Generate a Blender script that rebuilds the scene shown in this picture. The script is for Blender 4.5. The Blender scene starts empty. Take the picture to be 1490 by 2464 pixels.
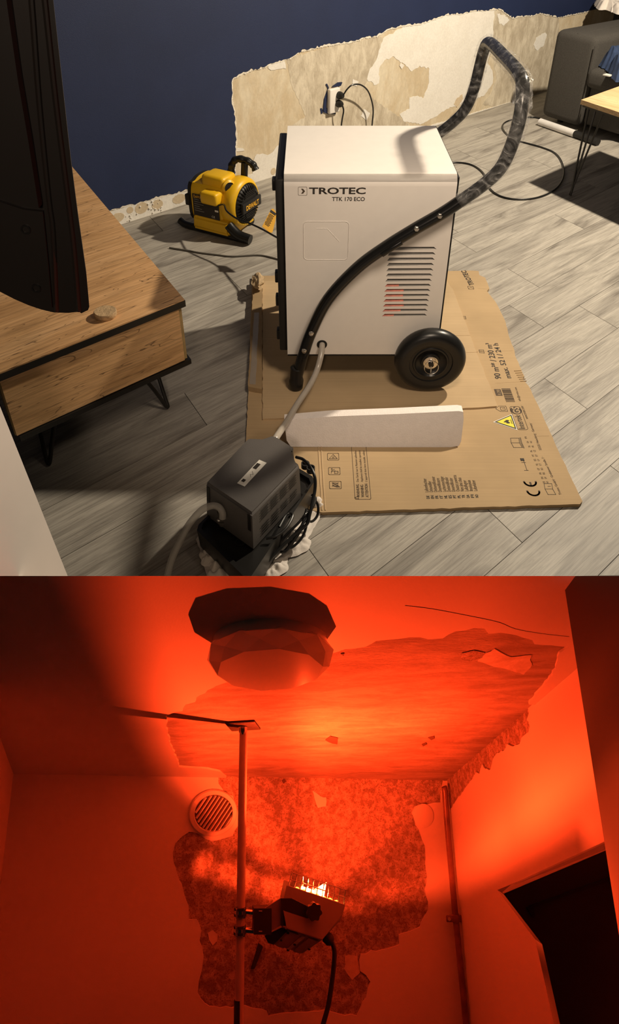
import bpy, bmesh, math, random
from mathutils import Vector, Matrix, noise
from mathutils.geometry import tessellate_polygon
random.seed(7)
SC = bpy.context.scene
COL = SC.collection
V = Vector

# ------------------------------------------------------------------ camera
FPX, CX, CY, CAMH = 1741.83, 745.0, 900.0, 1.5
PITCH = math.radians(35.9027)
CP, SP = math.cos(PITCH), math.sin(PITCH)
cam = bpy.data.cameras.new('camera')
cam.sensor_fit = 'VERTICAL'; cam.sensor_height = 36.0
cam.lens = FPX / 2464.0 * 36.0
cam.shift_y = -(1232.0 - CY) / 2464.0
cam.clip_start = 0.02; cam.clip_end = 60
camo = bpy.data.objects.new('camera', cam); COL.objects.link(camo)
camo.location = (0, 0, CAMH); camo.rotation_euler = (math.pi / 2 - PITCH, 0, 0)
SC.camera = camo

# ------------------------------------------------------------------ world, exposure, lamps
world = bpy.data.worlds.new('world'); SC.world = world; world.use_nodes = True
bg = world.node_tree.nodes['Background']
bg.inputs[0].default_value = (1.0, 0.80, 0.58, 1); bg.inputs[1].default_value = 0.004
SC.view_settings.view_transform = 'Standard'; SC.view_settings.look = 'None'
SC.view_settings.exposure = 0.0; SC.view_settings.gamma = 1.0
SC.view_settings.use_curve_mapping = False
WARM = (1.0, 0.85, 0.65)

def lamp(name, kind, loc, target, energy, color, **kw):
    d = bpy.data.lights.new(name, kind); d.energy = energy; d.color = color
    for k, v in kw.items(): setattr(d, k, v)
    o = bpy.data.objects.new(name, d); COL.objects.link(o); o.location = loc
    o.rotation_euler = (V(target) - V(loc)).to_track_quat('-Z', 'Y').to_euler()
    return o
# the lamp by the sofa (casts the hard shadows to the left) and two added fill spots
lamp('sofa_lamp', 'SPOT', (2.0, 3.25, 2.45), (0.5, 2.9, 0.2), 460, WARM, spot_size=math.radians(165), spot_blend=0.3, shadow_soft_size=0.05)
lamp('machine_fill', 'SPOT', (0.42, 1.22, 1.56), (0.30, 2.1, 0.42), 46, (1.0, 0.80, 0.60), spot_size=math.radians(86), spot_blend=1.0, shadow_soft_size=0.16)  # added fill above the pump, brightens the label face of the machine
lamp('rear_fill', 'SPOT', (-0.15, -0.55, 1.72), (-0.15, 2.0, 1.02), 34, (1.0, 0.78, 0.60), spot_size=math.radians(52), spot_blend=0.25, shadow_soft_size=0.10)  # added fill behind the viewer, lifts the faces turned that way
HEAT = (1.0, 0.053, 0.009)

# ------------------------------------------------------------------ geometry of the two places
O = V((0, 0, CAMH))
def ray(u, v):
    X, Y = u - CX, v - CY
    return V((X, FPX * CP - Y * SP, -FPX * SP - Y * CP))
def hz(u, v, z=0.0):
    r = ray(u, v); return O + r * ((z - CAMH) / r.z)
def dep(u, v, y):
    r = ray(u, v); return O + r * (y / r.y)
def pl(u, v, P, n):
    r = ray(u, v); return O + r * ((P - O).dot(n) / r.dot(n))
def proj(P):
    d = V(P) - O
    zc = d.y * CP - d.z * SP
    return CX + FPX * d.x / zc, CY + FPX * (-d.y * SP - d.z * CP) / zc

WB = hz(283, 542); WD = (hz(1220, 248) - WB).normalized()          # back wall line on the floor
WN = V((WD.y, -WD.x, 0))                                            # faces the room
PD = V((-0.492, 0.870, 0)).normalized()                             # end-joint direction of the planks
def wl(u, v): return pl(u, v, WB, WN)
def wsz(u, v):
    p = wl(u, v); return ((p - WB).dot(WD), p.z)
def wpt(s, z, off=0.0): return WB + WD * s + V((0, 0, z)) + WN * off

# the heated room: corner of ceiling, far wall and right wall, axes left / near / down (its ceiling slopes)
BS = 3.4
BC = O + ray(1075, 1878).normalized() * BS
EL = V((-0.981, -0.067, 0.183)).normalized()
EN = V((0.095, -0.246, 0.965)).normalized()
ED = V((0.029, -0.849, -0.528)).normalized()
NCE = -EL.cross(EN).normalized()                 # ceiling normal, into the room
NBW = EL.cross(ED).normalized()                  # far wall normal
if NBW.dot(EN) < 0: NBW = -NBW
NRW = EN.cross(ED).normalized()                  # right wall normal
if NRW.dot(EL) < 0: NRW = -NRW
if NCE.dot(ED) < 0: NCE = -NCE
_MB = Matrix((EL, EN, ED)).transposed().inverted()
def bp(l, n, d): return BC + EL * l + EN * n + ED * d
def bloc(P): return tuple(_MB @ (P - BC))
def bc(u, v, d=0.0): return pl(u, v, BC + NCE * d, NCE)
def bb(u, v, n=0.0): return pl(u, v, BC + NBW * n, NBW)
def br(u, v, l=0.0): return pl(u, v, BC + NRW * l, NRW)
CUTN = ray(0, 1386).cross(ray(1490, 1386)).normalized()
def cutn(l, d=0.0):
    """how far the ceiling reaches towards the viewer, on its plane lowered by d"""
    p = BC + EL * l + NCE * d
    return (O - p).dot(CUTN) / EN.dot(CUTN)

# ------------------------------------------------------------------ mesh helpers (all in world space)
def frame(o, x, y, z):
    return Matrix(((x[0], y[0], z[0], o[0]), (x[1], y[1], z[1], o[1]), (x[2], y[2], z[2], o[2]), (0, 0, 0, 1)))
def zrot(o, ang):
    return Matrix.Translation(V(o)) @ Matrix.Rotation(ang, 4, 'Z')
I4 = Matrix.Identity(4)
def box(bm, M, x0, x1, y0, y1, z0, z1, bev=0.0, seg=2):
    vs = [bm.verts.new(V((x, y, z))) for x in (x0, x1) for y in (y0, y1) for z in (z0, z1)]
    fs = [bm.faces.new([vs[i] for i in q]) for q in ((0, 1, 3, 2), (4, 6, 7, 5), (0, 4, 5, 1), (2, 3, 7, 6), (0, 2, 6, 4), (1, 5, 7, 3))]
    if bev > 0:
        es = list({e for f in fs for e in f.edges})
        r = bmesh.ops.bevel(bm, geom=es, offset=bev, segments=seg, profile=0.5, affect='EDGES', clamp_overlap=True)
        vv = list({v for f in r['faces'] for v in f.verts} | {v for v in vs if v.is_valid})
    else: vv = vs
    for v in vv: v.co = M @ v.co
    return vv
def basis(d):
    d = V(d).normalized()
    a = V((0, 0, 1)) if abs(d.z) < 0.9 else V((1, 0, 0))
    x = d.cross(a).normalized(); return x, d.cross(x).normalized(), d
def smooth_path(pts, n=6):
    pts = [V(p) for p in pts]
    if len(pts) < 3 or n <= 1: return pts
    P = [pts[0] * 2 - pts[1]] + pts + [pts[-1] * 2 - pts[-2]]
    out = []
    for i in range(1, len(P) - 2):
        for k in range(n):
            t = k / n; a, b, c, d = P[i - 1], P[i], P[i + 1], P[i + 2]
            out.append(0.5 * ((2 * b) + (c - a) * t + (2 * a - 5 * b + 4 * c - d) * t * t + (3 * b - a - 3 * c + d) * t ** 3))
    out.append(pts[-1]); return out
def tube(bm, pts, r, seg=10, n=6, cap=True, rfun=None):
    P = smooth_path(pts, n); rings = []
    x, y, d = basis(P[1] - P[0])
    for i, p in enumerate(P):
        t = (P[min(i + 1, len(P) - 1)] - P[max(i - 1, 0)])
        if t.length < 1e-9: t = d
        t = t.normalized()
        x = (x - t * x.dot(t)).normalized(); y = t.cross(x)
        rr = rfun(i / (len(P) - 1), i) if rfun else r
        rings.append([bm.verts.new(p + (x * math.cos(2 * math.pi * k / seg) + y * math.sin(2 * math.pi * k / seg)) * (rr if not callable(rr) else rr(k))) for k in range(seg)])
    for a, b in zip(rings, rings[1:]):
        for k in range(seg): bm.faces.new((a[k], a[(k + 1) % seg], b[(k + 1) % seg], b[k]))
    if cap:
        bm.faces.new(rings[0][::-1]); bm.faces.new(rings[-1])
def lathe(bm, o, ax, prof, seg=32, xdir=None, squash=None):
    """prof: (radius, height along ax)"""
    x, y, d = basis(ax)
    if xdir is not None:
        x = (V(xdir) - d * V(xdir).dot(d)).normalized(); y = d.cross(x)
    rings = []
    for r, h in prof:
        if r < 1e-6: rings.append([bm.verts.new(V(o) + d * h)])
        else: rings.append([bm.verts.new(V(o) + d * h + (x * math.cos(2 * math.pi * k / seg) + y * math.sin(2 * math.pi * k / seg)) * r) for k in range(seg)])
    for a, b in zip(rings, rings[1:]):
        for k in range(seg):
            k2 = (k + 1) % seg
            if len(a) == 1 and len(b) == 1: continue
            if len(a) == 1: bm.faces.new((a[0], b[k2], b[k]))
            elif len(b) == 1: bm.faces.new((a[k], a[k2], b[0]))
            else: bm.faces.new((a[k], a[k2], b[k2], b[k]))
    if len(rings[0]) > 1: bm.faces.new(rings[0][::-1])
    if len(rings[-1]) > 1: bm.faces.new(rings[-1])
def prism(bm, loops, vec, inset=0.0):
    """polygon (list of points, or list of loops with holes) given thickness vec"""
    if not isinstance(loops[0], (list, tuple)): loops = [loops]
    loops = [[V(p) for p in l] for l in loops]
    vec = V(vec)
    tris = tessellate_polygon(loops)
    flat = [p for l in loops for p in l]
    A = [bm.verts.new(p) for p in flat]; B = [bm.verts.new(p + vec) for p in flat]
    for t in tris:
        try:
            bm.faces.new([A[i] for i in t]); bm.faces.new([B[i] for i in reversed(t)])
        except ValueError: pass
    k = 0
    for l in loops:
        n = len(l)
        for i in range(n):
            a, b = k + i, k + (i + 1) % n
            try: bm.faces.new((A[a], A[b], B[b], B[a]))
            except ValueError: pass
        k += n
def jag(pts, amp, step, closed=False, seed=0):
    rnd = random.Random(seed); out = []
    m = len(pts)
    for i in range(m if closed else m - 1):
        a, b = V(pts[i]), V(pts[(i + 1) % m]); L = (b - a).length
        n = max(1, int(L / step)); t = (b - a) / max(L, 1e-9)
        out.append(a)
        for k in range(1, n):
            nn = noise.noise(V((k * .9 + i * 7.1, seed * 3.3, 0.5)))
            p = a + (b - a) * (k / n)
            out.append(p + V((-t.y, t.x)) * (nn * 1.2 + rnd.uniform(-.7, .7)) * amp)
    if not closed: out.append(V(pts[-1]))
    return out
def wobble(bm, amp, scale, seed=0.0, axis=None):
    for v in bm.verts:
        d = noise.noise_vector(v.co * scale + V((seed, seed * 2, seed * 3)))
        v.co += (axis * d.x if axis is not None else d) * amp
LOC = {}
def mk(name, bm, mat, parent=None, label=None, cat=None, group=None, kind=None, smooth=40, origin=None, fixn=True):
    if fixn: bmesh.ops.recalc_face_normals(bm, faces=bm.faces[:])
    xs = [v.co for v in bm.verts]
    lo = V((min(p.x for p in xs), min(p.y for p in xs), min(p.z for p in xs)))
    hi = V((max(p.x for p in xs), max(p.y for p in xs), max(p.z for p in xs)))
    c = V(((lo.x + hi.x) / 2, (lo.y + hi.y) / 2, lo.z)) if origin is None else V(origin)
    bmesh.ops.translate(bm, verts=bm.verts[:], vec=-c)
    me = bpy.data.meshes.new(name); bm.to_mesh(me); bm.free()
    for m in (mat if isinstance(mat, (list, tuple)) else [mat]): me.materials.append(m)
    if smooth:
        me.shade_smooth(); me.set_sharp_from_angle(angle=math.radians(smooth))
    o = bpy.data.objects.new(name, me); COL.objects.link(o)
    LOC[o.name] = c
    if parent is not None:
        o.parent = parent; o.location = c - LOC[parent.name]
    else: o.location = c
    return tag(o, label, cat, group, kind)
def tag(o, label=None, cat=None, group=None, kind=None):
    if label: o['label'] = label
    if cat: o['category'] = cat
    if group: o['group'] = group
    if kind: o['kind'] = kind
    return o
def thing(name, loc, label, cat, group=None):
    o = bpy.data.objects.new(name, None); COL.objects.link(o); o.location = V(loc); o.empty_display_size = 0.05
    LOC[o.name] = V(loc); return tag(o, label, cat, group)
def NB(): return bmesh.new()

# ------------------------------------------------------------------ materials
class NT:
    def __init__(s, name):
        s.m = bpy.data.materials.new(name); s.m.use_nodes = True; s.t = s.m.node_tree; s.n = s.t.nodes
        s.b = s.n['Principled BSDF']
    def add(s, t, **kw):
        n = s.n.new(t)
        for k, v in kw.items():
            if k.startswith('i_'):
                n.inputs[k[2:].replace('_', ' ')].default_value = v
            else: setattr(n, k, v)
        return n
    def l(s, a, b): s.t.links.new(a, b)
    def ramp(s, fac, stops):
        r = s.n.new('ShaderNodeValToRGB'); e = r.color_ramp.elements
        while len(e) < len(stops): e.new(0.5)
        for el, (p, c) in zip(e, stops): el.position = p; el.color = (*c, 1) if len(c) == 3 else c
        s.l(fac, r.inputs[0]); return r.outputs[0]
    def mix(s, fac, a, b, mode='MIX'):
        m = s.n.new('ShaderNodeMix'); m.data_type = 'RGBA'; m.blend_type = mode
        for sock, val in ((m.inputs[0], fac), (m.inputs[6], a), (m.inputs[7], b)):
            if isinstance(val, (int, float)): sock.default_value = val
            elif isinstance(val, (tuple, list)): sock.default_value = (*val, 1)
            else: s.l(val, sock)
        return m.outputs[2]
def simple(name, col, rough=0.5, var=0.08, scale=12.0, bump=0.0, bscale=200.0, metal=0.0, spec=0.5, coat=0.0, trans=0.0, ior=1.45, alpha=1.0):
    t = NT(name); b = t.b
    tc = t.add('ShaderNodeTexCoord')
    nz = t.add('ShaderNodeTexNoise'); nz.inputs['Scale'].default_value = scale; nz.inputs['Detail'].default_value = 5
    t.l(tc.outputs['Object'], nz.inputs['Vector'])
    lo = tuple(max(0, c * (1 - var)) for c in col); hi = tuple(min(1, c * (1 + var)) for c in col)
    t.l(t.ramp(nz.outputs[0], [(0.3, lo), (0.7, hi)]), b.inputs['Base Color'])
    b.inputs['Roughness'].default_value = rough; b.inputs['Metallic'].default_value = metal
    b.inputs['Specular IOR Level'].default_value = spec; b.inputs['IOR'].default_value = ior
    b.inputs['Coat Weight'].default_value = coat; b.inputs['Transmission Weight'].default_value = trans
    b.inputs['Alpha'].default_value = alpha
    if bump > 0:
        n2 = t.add('ShaderNodeTexNoise'); n2.inputs['Scale'].default_value = bscale; n2.inputs['Detail'].default_value = 4
        t.l(tc.outputs['Object'], n2.inputs['Vector'])
        bu = t.add('ShaderNodeBump'); bu.inputs['Strength'].default_value = bump; bu.inputs['Distance'].default_value = 0.004
        t.l(n2.outputs[0], bu.inputs['Height']); t.l(bu.outputs[0], b.inputs['Normal'])
    return t.m
def emis(name, col, strength):
    t = NT(name); t.b.inputs['Base Color'].default_value = (*col, 1)
    t.b.inputs['Emission Color'].default_value = (*col, 1); t.b.inputs['Emission Strength'].default_value = strength
    return t.m
def wood(name, stops, crack, ang, sx=2.0, sy=26.0, rand=True, bump=0.12, rough=0.5, seed=0.0):
    """grain runs along angle ang in the floor plane"""
    t = NT(name)
    geo = t.add('ShaderNodeNewGeometry')
    mp = t.add('ShaderNodeMapping'); mp.vector_type = 'TEXTURE'
    mp.inputs['Rotation'].default_value = (0, 0, ang)
    mp.inputs['Location'].default_value = (seed, seed, 0)
    t.l(geo.outputs['Position'], mp.inputs['Vector'])
    vec = mp.outputs[0]
    if rand:
        oi = t.add('ShaderNodeObjectInfo')
        mu = t.add('ShaderNodeVectorMath', operation='MULTIPLY'); mu.inputs[1].default_value = (37, 53, 19)
        cb = t.add('ShaderNodeCombineXYZ')
        for i in range(3): t.l(oi.outputs['Random'], cb.inputs[i])
        t.l(cb.outputs[0], mu.inputs[0])
        ad = t.add('ShaderNodeVectorMath', operation='ADD'); t.l(vec, ad.inputs[0]); t.l(mu.outputs[0], ad.inputs[1]); vec = ad.outputs[0]
    def nz(scale3, detail, dist, rgh=0.6):
        s = t.add('ShaderNodeVectorMath', operation='MULTIPLY'); s.inputs[1].default_value = scale3; t.l(vec, s.inputs[0])
        n = t.add('ShaderNodeTexNoise'); n.inputs['Scale'].default_value = 1; n.inputs['Detail'].default_value = detail
        n.inputs['Distortion'].default_value = dist; n.inputs['Roughness'].default_value = rgh
        t.l(s.outputs[0], n.inputs['Vector']); return n.outputs[0]
    big = nz((sx, sy * 0.5, sy * 0.5), 6, 1.2)
    fine = nz((sx * 3.0, sy * 9, sy * 9), 6, 0.8, 0.75)
    cr = nz((sx * 0.8, sy * 0.8, sy * 0.8), 2, 2.5)
    c1 = t.ramp(big, stops)
    c2 = t.ramp(fine, [(0.36, (0.70,) * 3), (0.5, (1.0,) * 3), (0.66, (1.22,) * 3)])
    c = t.mix(1.0, c1, c2, 'MULTIPLY')
    ck = t.ramp(cr, [(0.492, (0,) * 3), (0.5, (1,) * 3), (0.508, (0,) * 3)])
    if crack: 
        f = t.add('ShaderNodeMath', operation='MULTIPLY'); f.inputs[1].default_value = crack[3]
        t.l(ck, f.inputs[0]); c = t.mix(f.outputs[0], c, crack[:3])
    t.l(c, t.b.inputs['Base Color']); t.b.inputs['Roughness'].default_value = rough
    t.b.inputs['Specular IOR Level'].default_value = 0.35
    bu = t.add('ShaderNodeBump'); bu.inputs['Strength'].default_value = bump; bu.inputs['Distance'].default_value = 0.002
    t.l(fine, bu.inputs['Height']); t.l(bu.outputs[0], t.b.inputs['Normal'])
    return t.m
def blotch(name, base, alt, lo, hi, scale, aniso=(1, 1, 1), detail=9, rough=0.85, bump=0.3, fine=90, speck=None):
    """two-tone plaster"""
    t = NT(name); tc = t.add('ShaderNodeTexCoord')
    s = t.add('ShaderNodeVectorMath', operation='MULTIPLY'); s.inputs[1].default_value = aniso; t.l(tc.outputs['Object'], s.inputs[0])
    n = t.add('ShaderNodeTexNoise'); n.inputs['Scale'].default_value = scale; n.inputs['Detail'].default_value = detail
    n.inputs['Roughness'].default_value = 0.68; n.inputs['Distortion'].default_value = 0.5
    t.l(s.outputs[0], n.inputs['Vector'])
    c = t.ramp(n.outputs[0], [(lo, base), (hi, alt)])
    n2 = t.add('ShaderNodeTexNoise'); n2.inputs['Scale'].default_value = fine; n2.inputs['Detail'].default_value = 6
    n2.inputs['Roughness'].default_value = 0.7
    t.l(s.outputs[0], n2.inputs['Vector'])
    if speck: c = t.mix(t.ramp(n2.outputs[0], [(speck[3], (0,) * 3), (speck[4], (speck[5],) * 3)]), c, speck[:3])
    c = t.mix(1.0, c, t.ramp(n2.outputs[0], [(0.3, (0.9,) * 3), (0.7, (1.08,) * 3)]), 'MULTIPLY')
    t.l(c, t.b.inputs['Base Color']); t.b.inputs['Roughness'].default_value = rough; t.b.inputs['Specular IOR Level'].default_value = 0.2
    bu = t.add('ShaderNodeBump'); bu.inputs['Strength'].default_value = bump; bu.inputs['Distance'].default_value = 0.006
    t.l(n2.outputs[0], bu.inputs['Height']); t.l(bu.outputs[0], t.b.inputs['Normal'])
    return t.m

M = {}
M['plank'] = wood('grey_oak_laminate', [(0.30, (0.17, 0.152, 0.130)), (0.44, (0.31, 0.286, 0.250)), (0.58, (0.42, 0.390, 0.340)), (0.70, (0.32, 0.296, 0.257)), (0.82, (0.46, 0.428, 0.372))], (0.16, 0.13, 0.10, 0.25), math.atan2(WD.y, WD.x), 1.5, 22)
M['gap'] = simple('joint_dark', (0.05, 0.042, 0.035), 0.9)
M['oak'] = wood('warm_oak', [(0.25, (0.34, 0.18, 0.072)), (0.48, (0.58, 0.335, 0.152)), (0.7, (0.69, 0.42, 0.21))], (0.05, 0.025, 0.012, 0.8), math.atan2(WD.y, WD.x) , 1.6, 15, rand=False, seed=3.1)
M['oakf'] = wood('warm_oak_front', [(0.25, (0.40, 0.22, 0.09)), (0.48, (0.62, 0.37, 0.17)), (0.7, (0.74, 0.46, 0.23))], (0.05, 0.025, 0.012, 0.8), math.atan2(WD.y, WD.x), 1.7, 16, rand=False, seed=8.7)
M['pale_oak'] = wood('pale_oak', [(0.3, (0.50, 0.33, 0.16)), (0.6, (0.68, 0.48, 0.27))], (0.30, 0.17, 0.08, 0.5), math.radians(-49), 1.6, 18, rand=False)
M['oakside'] = simple('raw_oak_edge', (0.40, 0.28, 0.12), 0.6, 0.15, 30)
M['black'] = simple('black_paint', (0.012, 0.011, 0.010), 0.35)
M['blackmatt'] = simple('black_plastic', (0.014, 0.013, 0.012), 0.5)
M['rubber'] = simple('black_rubber', (0.012, 0.012, 0.012), 0.32, spec=0.45)
M['tubeblack'] = simple('black_gloss_tube', (0.010, 0.010, 0.010), 0.22, spec=0.5)
M['white'] = simple('white_powder_coat', (0.83, 0.79, 0.74), 0.42, 0.015, 30, 0.03, 900)
M['whitepanel'] = simple('white_panel', (0.80, 0.72, 0.66), 0.5, 0.02)
M['steel'] = simple('bright_steel', (0.75, 0.73, 0.70), 0.25, 0.05, metal=1.0)
M['blue'] = simple('navy_wall_paint', (0.0135, 0.0235, 0.072), 0.62, 0.06, 6, 0.25, 420)
M['bare'] = blotch('bare_plaster', (0.59, 0.485, 0.33), (0.70, 0.62, 0.47), 0.42, 0.62, 7, (1, 1, 0.55), bump=0.25, fine=60)
M['bare2'] = blotch('scraped_plaster', (0.48, 0.41, 0.305), (0.70, 0.625, 0.49), 0.40, 0.62, 15, (1, 1, 0.45), bump=0.45, fine=110)
M['tan'] = blotch('tan_plaster', (0.60, 0.48, 0.33), (0.66, 0.55, 0.38), 0.4, 0.6, 10, bump=0.3)
M['filler'] = blotch('white_filler', (0.78, 0.745, 0.675), (0.82, 0.79, 0.725), 0.4, 0.6, 9, bump=0.12)
M['edge'] = simple('torn_plaster_edge', (0.80, 0.74, 0.63), 0.9, 0.1, 60, 0.4, 200)
def card(name, col):
    t = NT(name); geo = t.add('ShaderNodeNewGeometry')
    s = t.add('ShaderNodeVectorMath', operation='MULTIPLY'); s.inputs[1].default_value = (3, 260, 3); t.l(geo.outputs['Position'], s.inputs[0])
    n = t.add('ShaderNodeTexNoise'); n.inputs['Scale'].default_value = 1; n.inputs['Detail'].default_value = 3; t.l(s.outputs[0], n.inputs['Vector'])
    n2 = t.add('ShaderNodeTexNoise'); n2.inputs['Scale'].default_value = 5; n2.inputs['Detail'].default_value = 6; t.l(geo.outputs['Position'], n2.inputs['Vector'])
    c = t.mix(1.0, t.ramp(n2.outputs[0], [(0.3, tuple(x * .9 for x in col)), (0.7, tuple(min(1, x * 1.08) for x in col))]), t.ramp(n.outputs[0], [(0.3, (0.95,) * 3), (0.7, (1.04,) * 3)]), 'MULTIPLY')
    t.l(c, t.b.inputs['Base Color']); t.b.inputs['Roughness'].default_value = 0.75; t.b.inputs['Specular IOR Level'].default_value = 0.2
    bu = t.add('ShaderNodeBump'); bu.inputs['Strength'].default_value = 0.08; bu.inputs['Distance'].default_value = 0.001
    t.l(n.outputs[0], bu.inputs['Height']); t.l(bu.outputs[0], t.b.inputs['Normal']); return t.m
M['card'] = card('brown_cardboard', (0.45, 0.320, 0.180))
M['card2'] = card('brown_cardboard_light', (0.50, 0.365, 0.215))
M['cardd'] = card('brown_cardboard_side', (0.36, 0.25, 0.135))
M['ink'] = simple('black_print', (0.03, 0.024, 0.02), 0.7)
M['inkb'] = simple('grey_brown_print', (0.085, 0.06, 0.04), 0.8)
M['yprint'] = simple('yellow_print', (0.85, 0.72, 0.05), 0.6, 0.02)
M['wprint'] = simple('white_print', (0.8, 0.77, 0.7), 0.6, 0.02)
M['foam'] = simple('white_foam', (0.85, 0.79, 0.76), 0.75, 0.03, 60, 0.35, 260)
M['pumpgrey'] = simple('anthracite_plastic', (0.105, 0.096, 0.090), 0.45, 0.05, 20, 0.12, 500)
M['yellow'] = simple('yellow_plastic', (0.78, 0.46, 0.012), 0.38, 0.04, 10, 0.03, 500)
M['ytag'] = simple('yellow_tag_card', (0.80, 0.42, 0.03), 0.6)
M['hose'] = simple('cloudy_vinyl_hose', (0.42, 0.38, 0.33), 0.22, 0.06, 30, spec=0.6)
M['clear'] = simple('clear_vinyl_hose', (0.55, 0.52, 0.47), 0.10, 0.03, 30, spec=0.9, alpha=0.55)
M['cable'] = simple('black_cable', (0.010, 0.010, 0.010), 0.3)
M['cloth'] = simple('white_cotton', (0.76, 0.70, 0.64), 0.9, 0.05, 30, 0.3, 500)
M['denim'] = simple('blue_denim', (0.028, 0.050, 0.115), 0.9, 0.2, 40, 0.4, 600)
M['sofa'] = simple('charcoal_fabric', (0.075, 0.070, 0.063), 0.95, 0.14, 160, 0.5, 700, spec=0.15)
M['cork'] = simple('cork', (0.48, 0.33, 0.18), 0.85, 0.25, 90, 0.5, 220)
M['stone'] = blotch('grey_stone', (0.22, 0.18, 0.14), (0.46, 0.40, 0.33), 0.42, 0.6, 30, bump=0.8, fine=120)
M['tvblack'] = simple('tv_casing_black', (0.016, 0.013, 0.011), 0.42, 0.1, 5)
M['silver'] = simple('white_roll', (0.72, 0.70, 0.68), 0.35)
M['red'] = simple('red_lacquer', (0.62, 0.20, 0.14), 0.5, 0.3, 60)
M['greyin'] = simple('grey_inner', (0.24, 0.225, 0.205), 0.6)
M['darkin'] = simple('dark_inner', (0.05, 0.045, 0.04), 0.7)
# wrinkled cling film
def film():
    t = NT('cling_film'); b = t.b; b.inputs['Base Color'].default_value = (0.75, 0.75, 0.74, 1); b.inputs['Roughness'].default_value = 0.12
    tc = t.add('ShaderNodeTexCoord'); n = t.add('ShaderNodeTexNoise'); n.inputs['Scale'].default_value = 22; n.inputs['Detail'].default_value = 3; n.inputs['Distortion'].default_value = 2.0
    t.l(tc.outputs['Object'], n.inputs['Vector'])
    a = t.ramp(n.outputs[0], [(0.40, (0.04,) * 3), (0.55, (0.14,) * 3), (0.78, (0.62,) * 3)]); t.l(a, b.inputs['Alpha'])
    bu = t.add('ShaderNodeBump'); bu.inputs['Strength'].default_value = 0.9; bu.inputs['Distance'].default_value = 0.01
    t.l(n.outputs[0], bu.inputs['Height']); t.l(bu.outputs[0], b.inputs['Normal']); return t.m
M['film'] = film()
# heated room
M['hpaint'] = simple('white_room_paint', (0.69, 0.66, 0.63), 0.75, 0.03, 4, 0.08, 200)
M['hceil'] = blotch('stripped_ceiling', (0.30, 0.25, 0.21), (0.47, 0.41, 0.36), 0.38, 0.62, 7, (1.0, 2.6, 2.6), bump=0.6, fine=60, speck=(0.30, 0.22, 0.17, 0.58, 0.66, 0.7))
M['hwall'] = blotch('stripped_wall', (0.30, 0.24, 0.19), (0.60, 0.52, 0.45), 0.42, 0.60, 40, bump=0.8, fine=190, detail=10, speck=(0.16, 0.12, 0.09, 0.53, 0.60, 0.85))
M['hdark'] = simple('dark_cabinet_brown', (0.030, 0.024, 0.02), 0.6)
M['hpale'] = simple('pale_board_edge', (0.34, 0.32, 0.30), 0.6)
M['hmetal'] = simple('painted_steel_pole', (0.55, 0.45, 0.40), 0.3)
M['hpipe'] = simple('old_painted_pipe', (0.20, 0.10, 0.08), 0.3, 0.3, 20)
M['hchrome'] = simple('zinc_steel', (0.65, 0.62, 0.6), 0.22, metal=1.0)
M['hgrey'] = simple('heater_grey_steel', (0.23, 0.20, 0.18), 0.5)
M['hwhite'] = simple('opal_white_plastic', (0.80, 0.78, 0.75), 0.08, 0.01, spec=0.6)
def opal():
    t = NT('opal_lamp_shade'); t.b.inputs['Base Color'].default_value = (.82, .80, .77, 1); t.b.inputs['Roughness'].default_value = .07
    tr = t.add('ShaderNodeBsdfTranslucent'); tr.inputs[0].default_value = (.9, .88, .85, 1)
    mx = t.add('ShaderNodeMixShader'); mx.inputs[0].default_value = .45
    t.l(t.b.outputs[0], mx.inputs[1]); t.l(tr.outputs[0], mx.inputs[2]); t.l(mx.outputs[0], t.n['Material Output'].inputs[0]); return t.m
M['opal'] = opal()
M['reflector'] = simple('polished_reflector', (0.85, 0.80, 0.75), 0.3, 0.02, metal=1.0)
M['coil'] = emis('glowing_coil', (1.0, 0.30, 0.035), 5.0)
M['light_baffle'] = simple('light_baffle_grey', (0.45, 0.42, 0.40), 0.5)  # plain grey of the added light-cutting plates inside the heater

# ------------------------------------------------------------------ printed matter
def text_obj(s, o, x, y, w, h, mat, parent, name='lettering', bold=0.0, thick=0.0004, label=None, shear=0.0):
    cu = bpy.data.curves.new('t', 'FONT'); cu.body = s; cu.resolution_u = 3; cu.offset = bold; cu.shear = shear
    ob = bpy.data.objects.new('t', cu); COL.objects.link(ob)
    me = bpy.data.meshes.new_from_object(ob)
    bpy.data.objects.remove(ob); bpy.data.curves.remove(cu)
    xs = [v.co.x for v in me.vertices]; ys = [v.co.y for v in me.vertices]
    x0, x1 = min(xs), max(xs); y0, y1 = 0.0, max(ys)
    x = V(x).normalized(); y = V(y).normalized(); n = x.cross(y)
    bm = NB(); bm.from_mesh(me); bpy.data.meshes.remove(me)
    for v in bm.verts:
        v.co = V(o) + x * ((v.co.x - x0) / (x1 - x0) * w) + y * ((v.co.y - y0) / (y1 - y0) * h) + n * thick
    return mk(name, bm, mat, parent, label=label, smooth=0, fixn=False)
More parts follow.
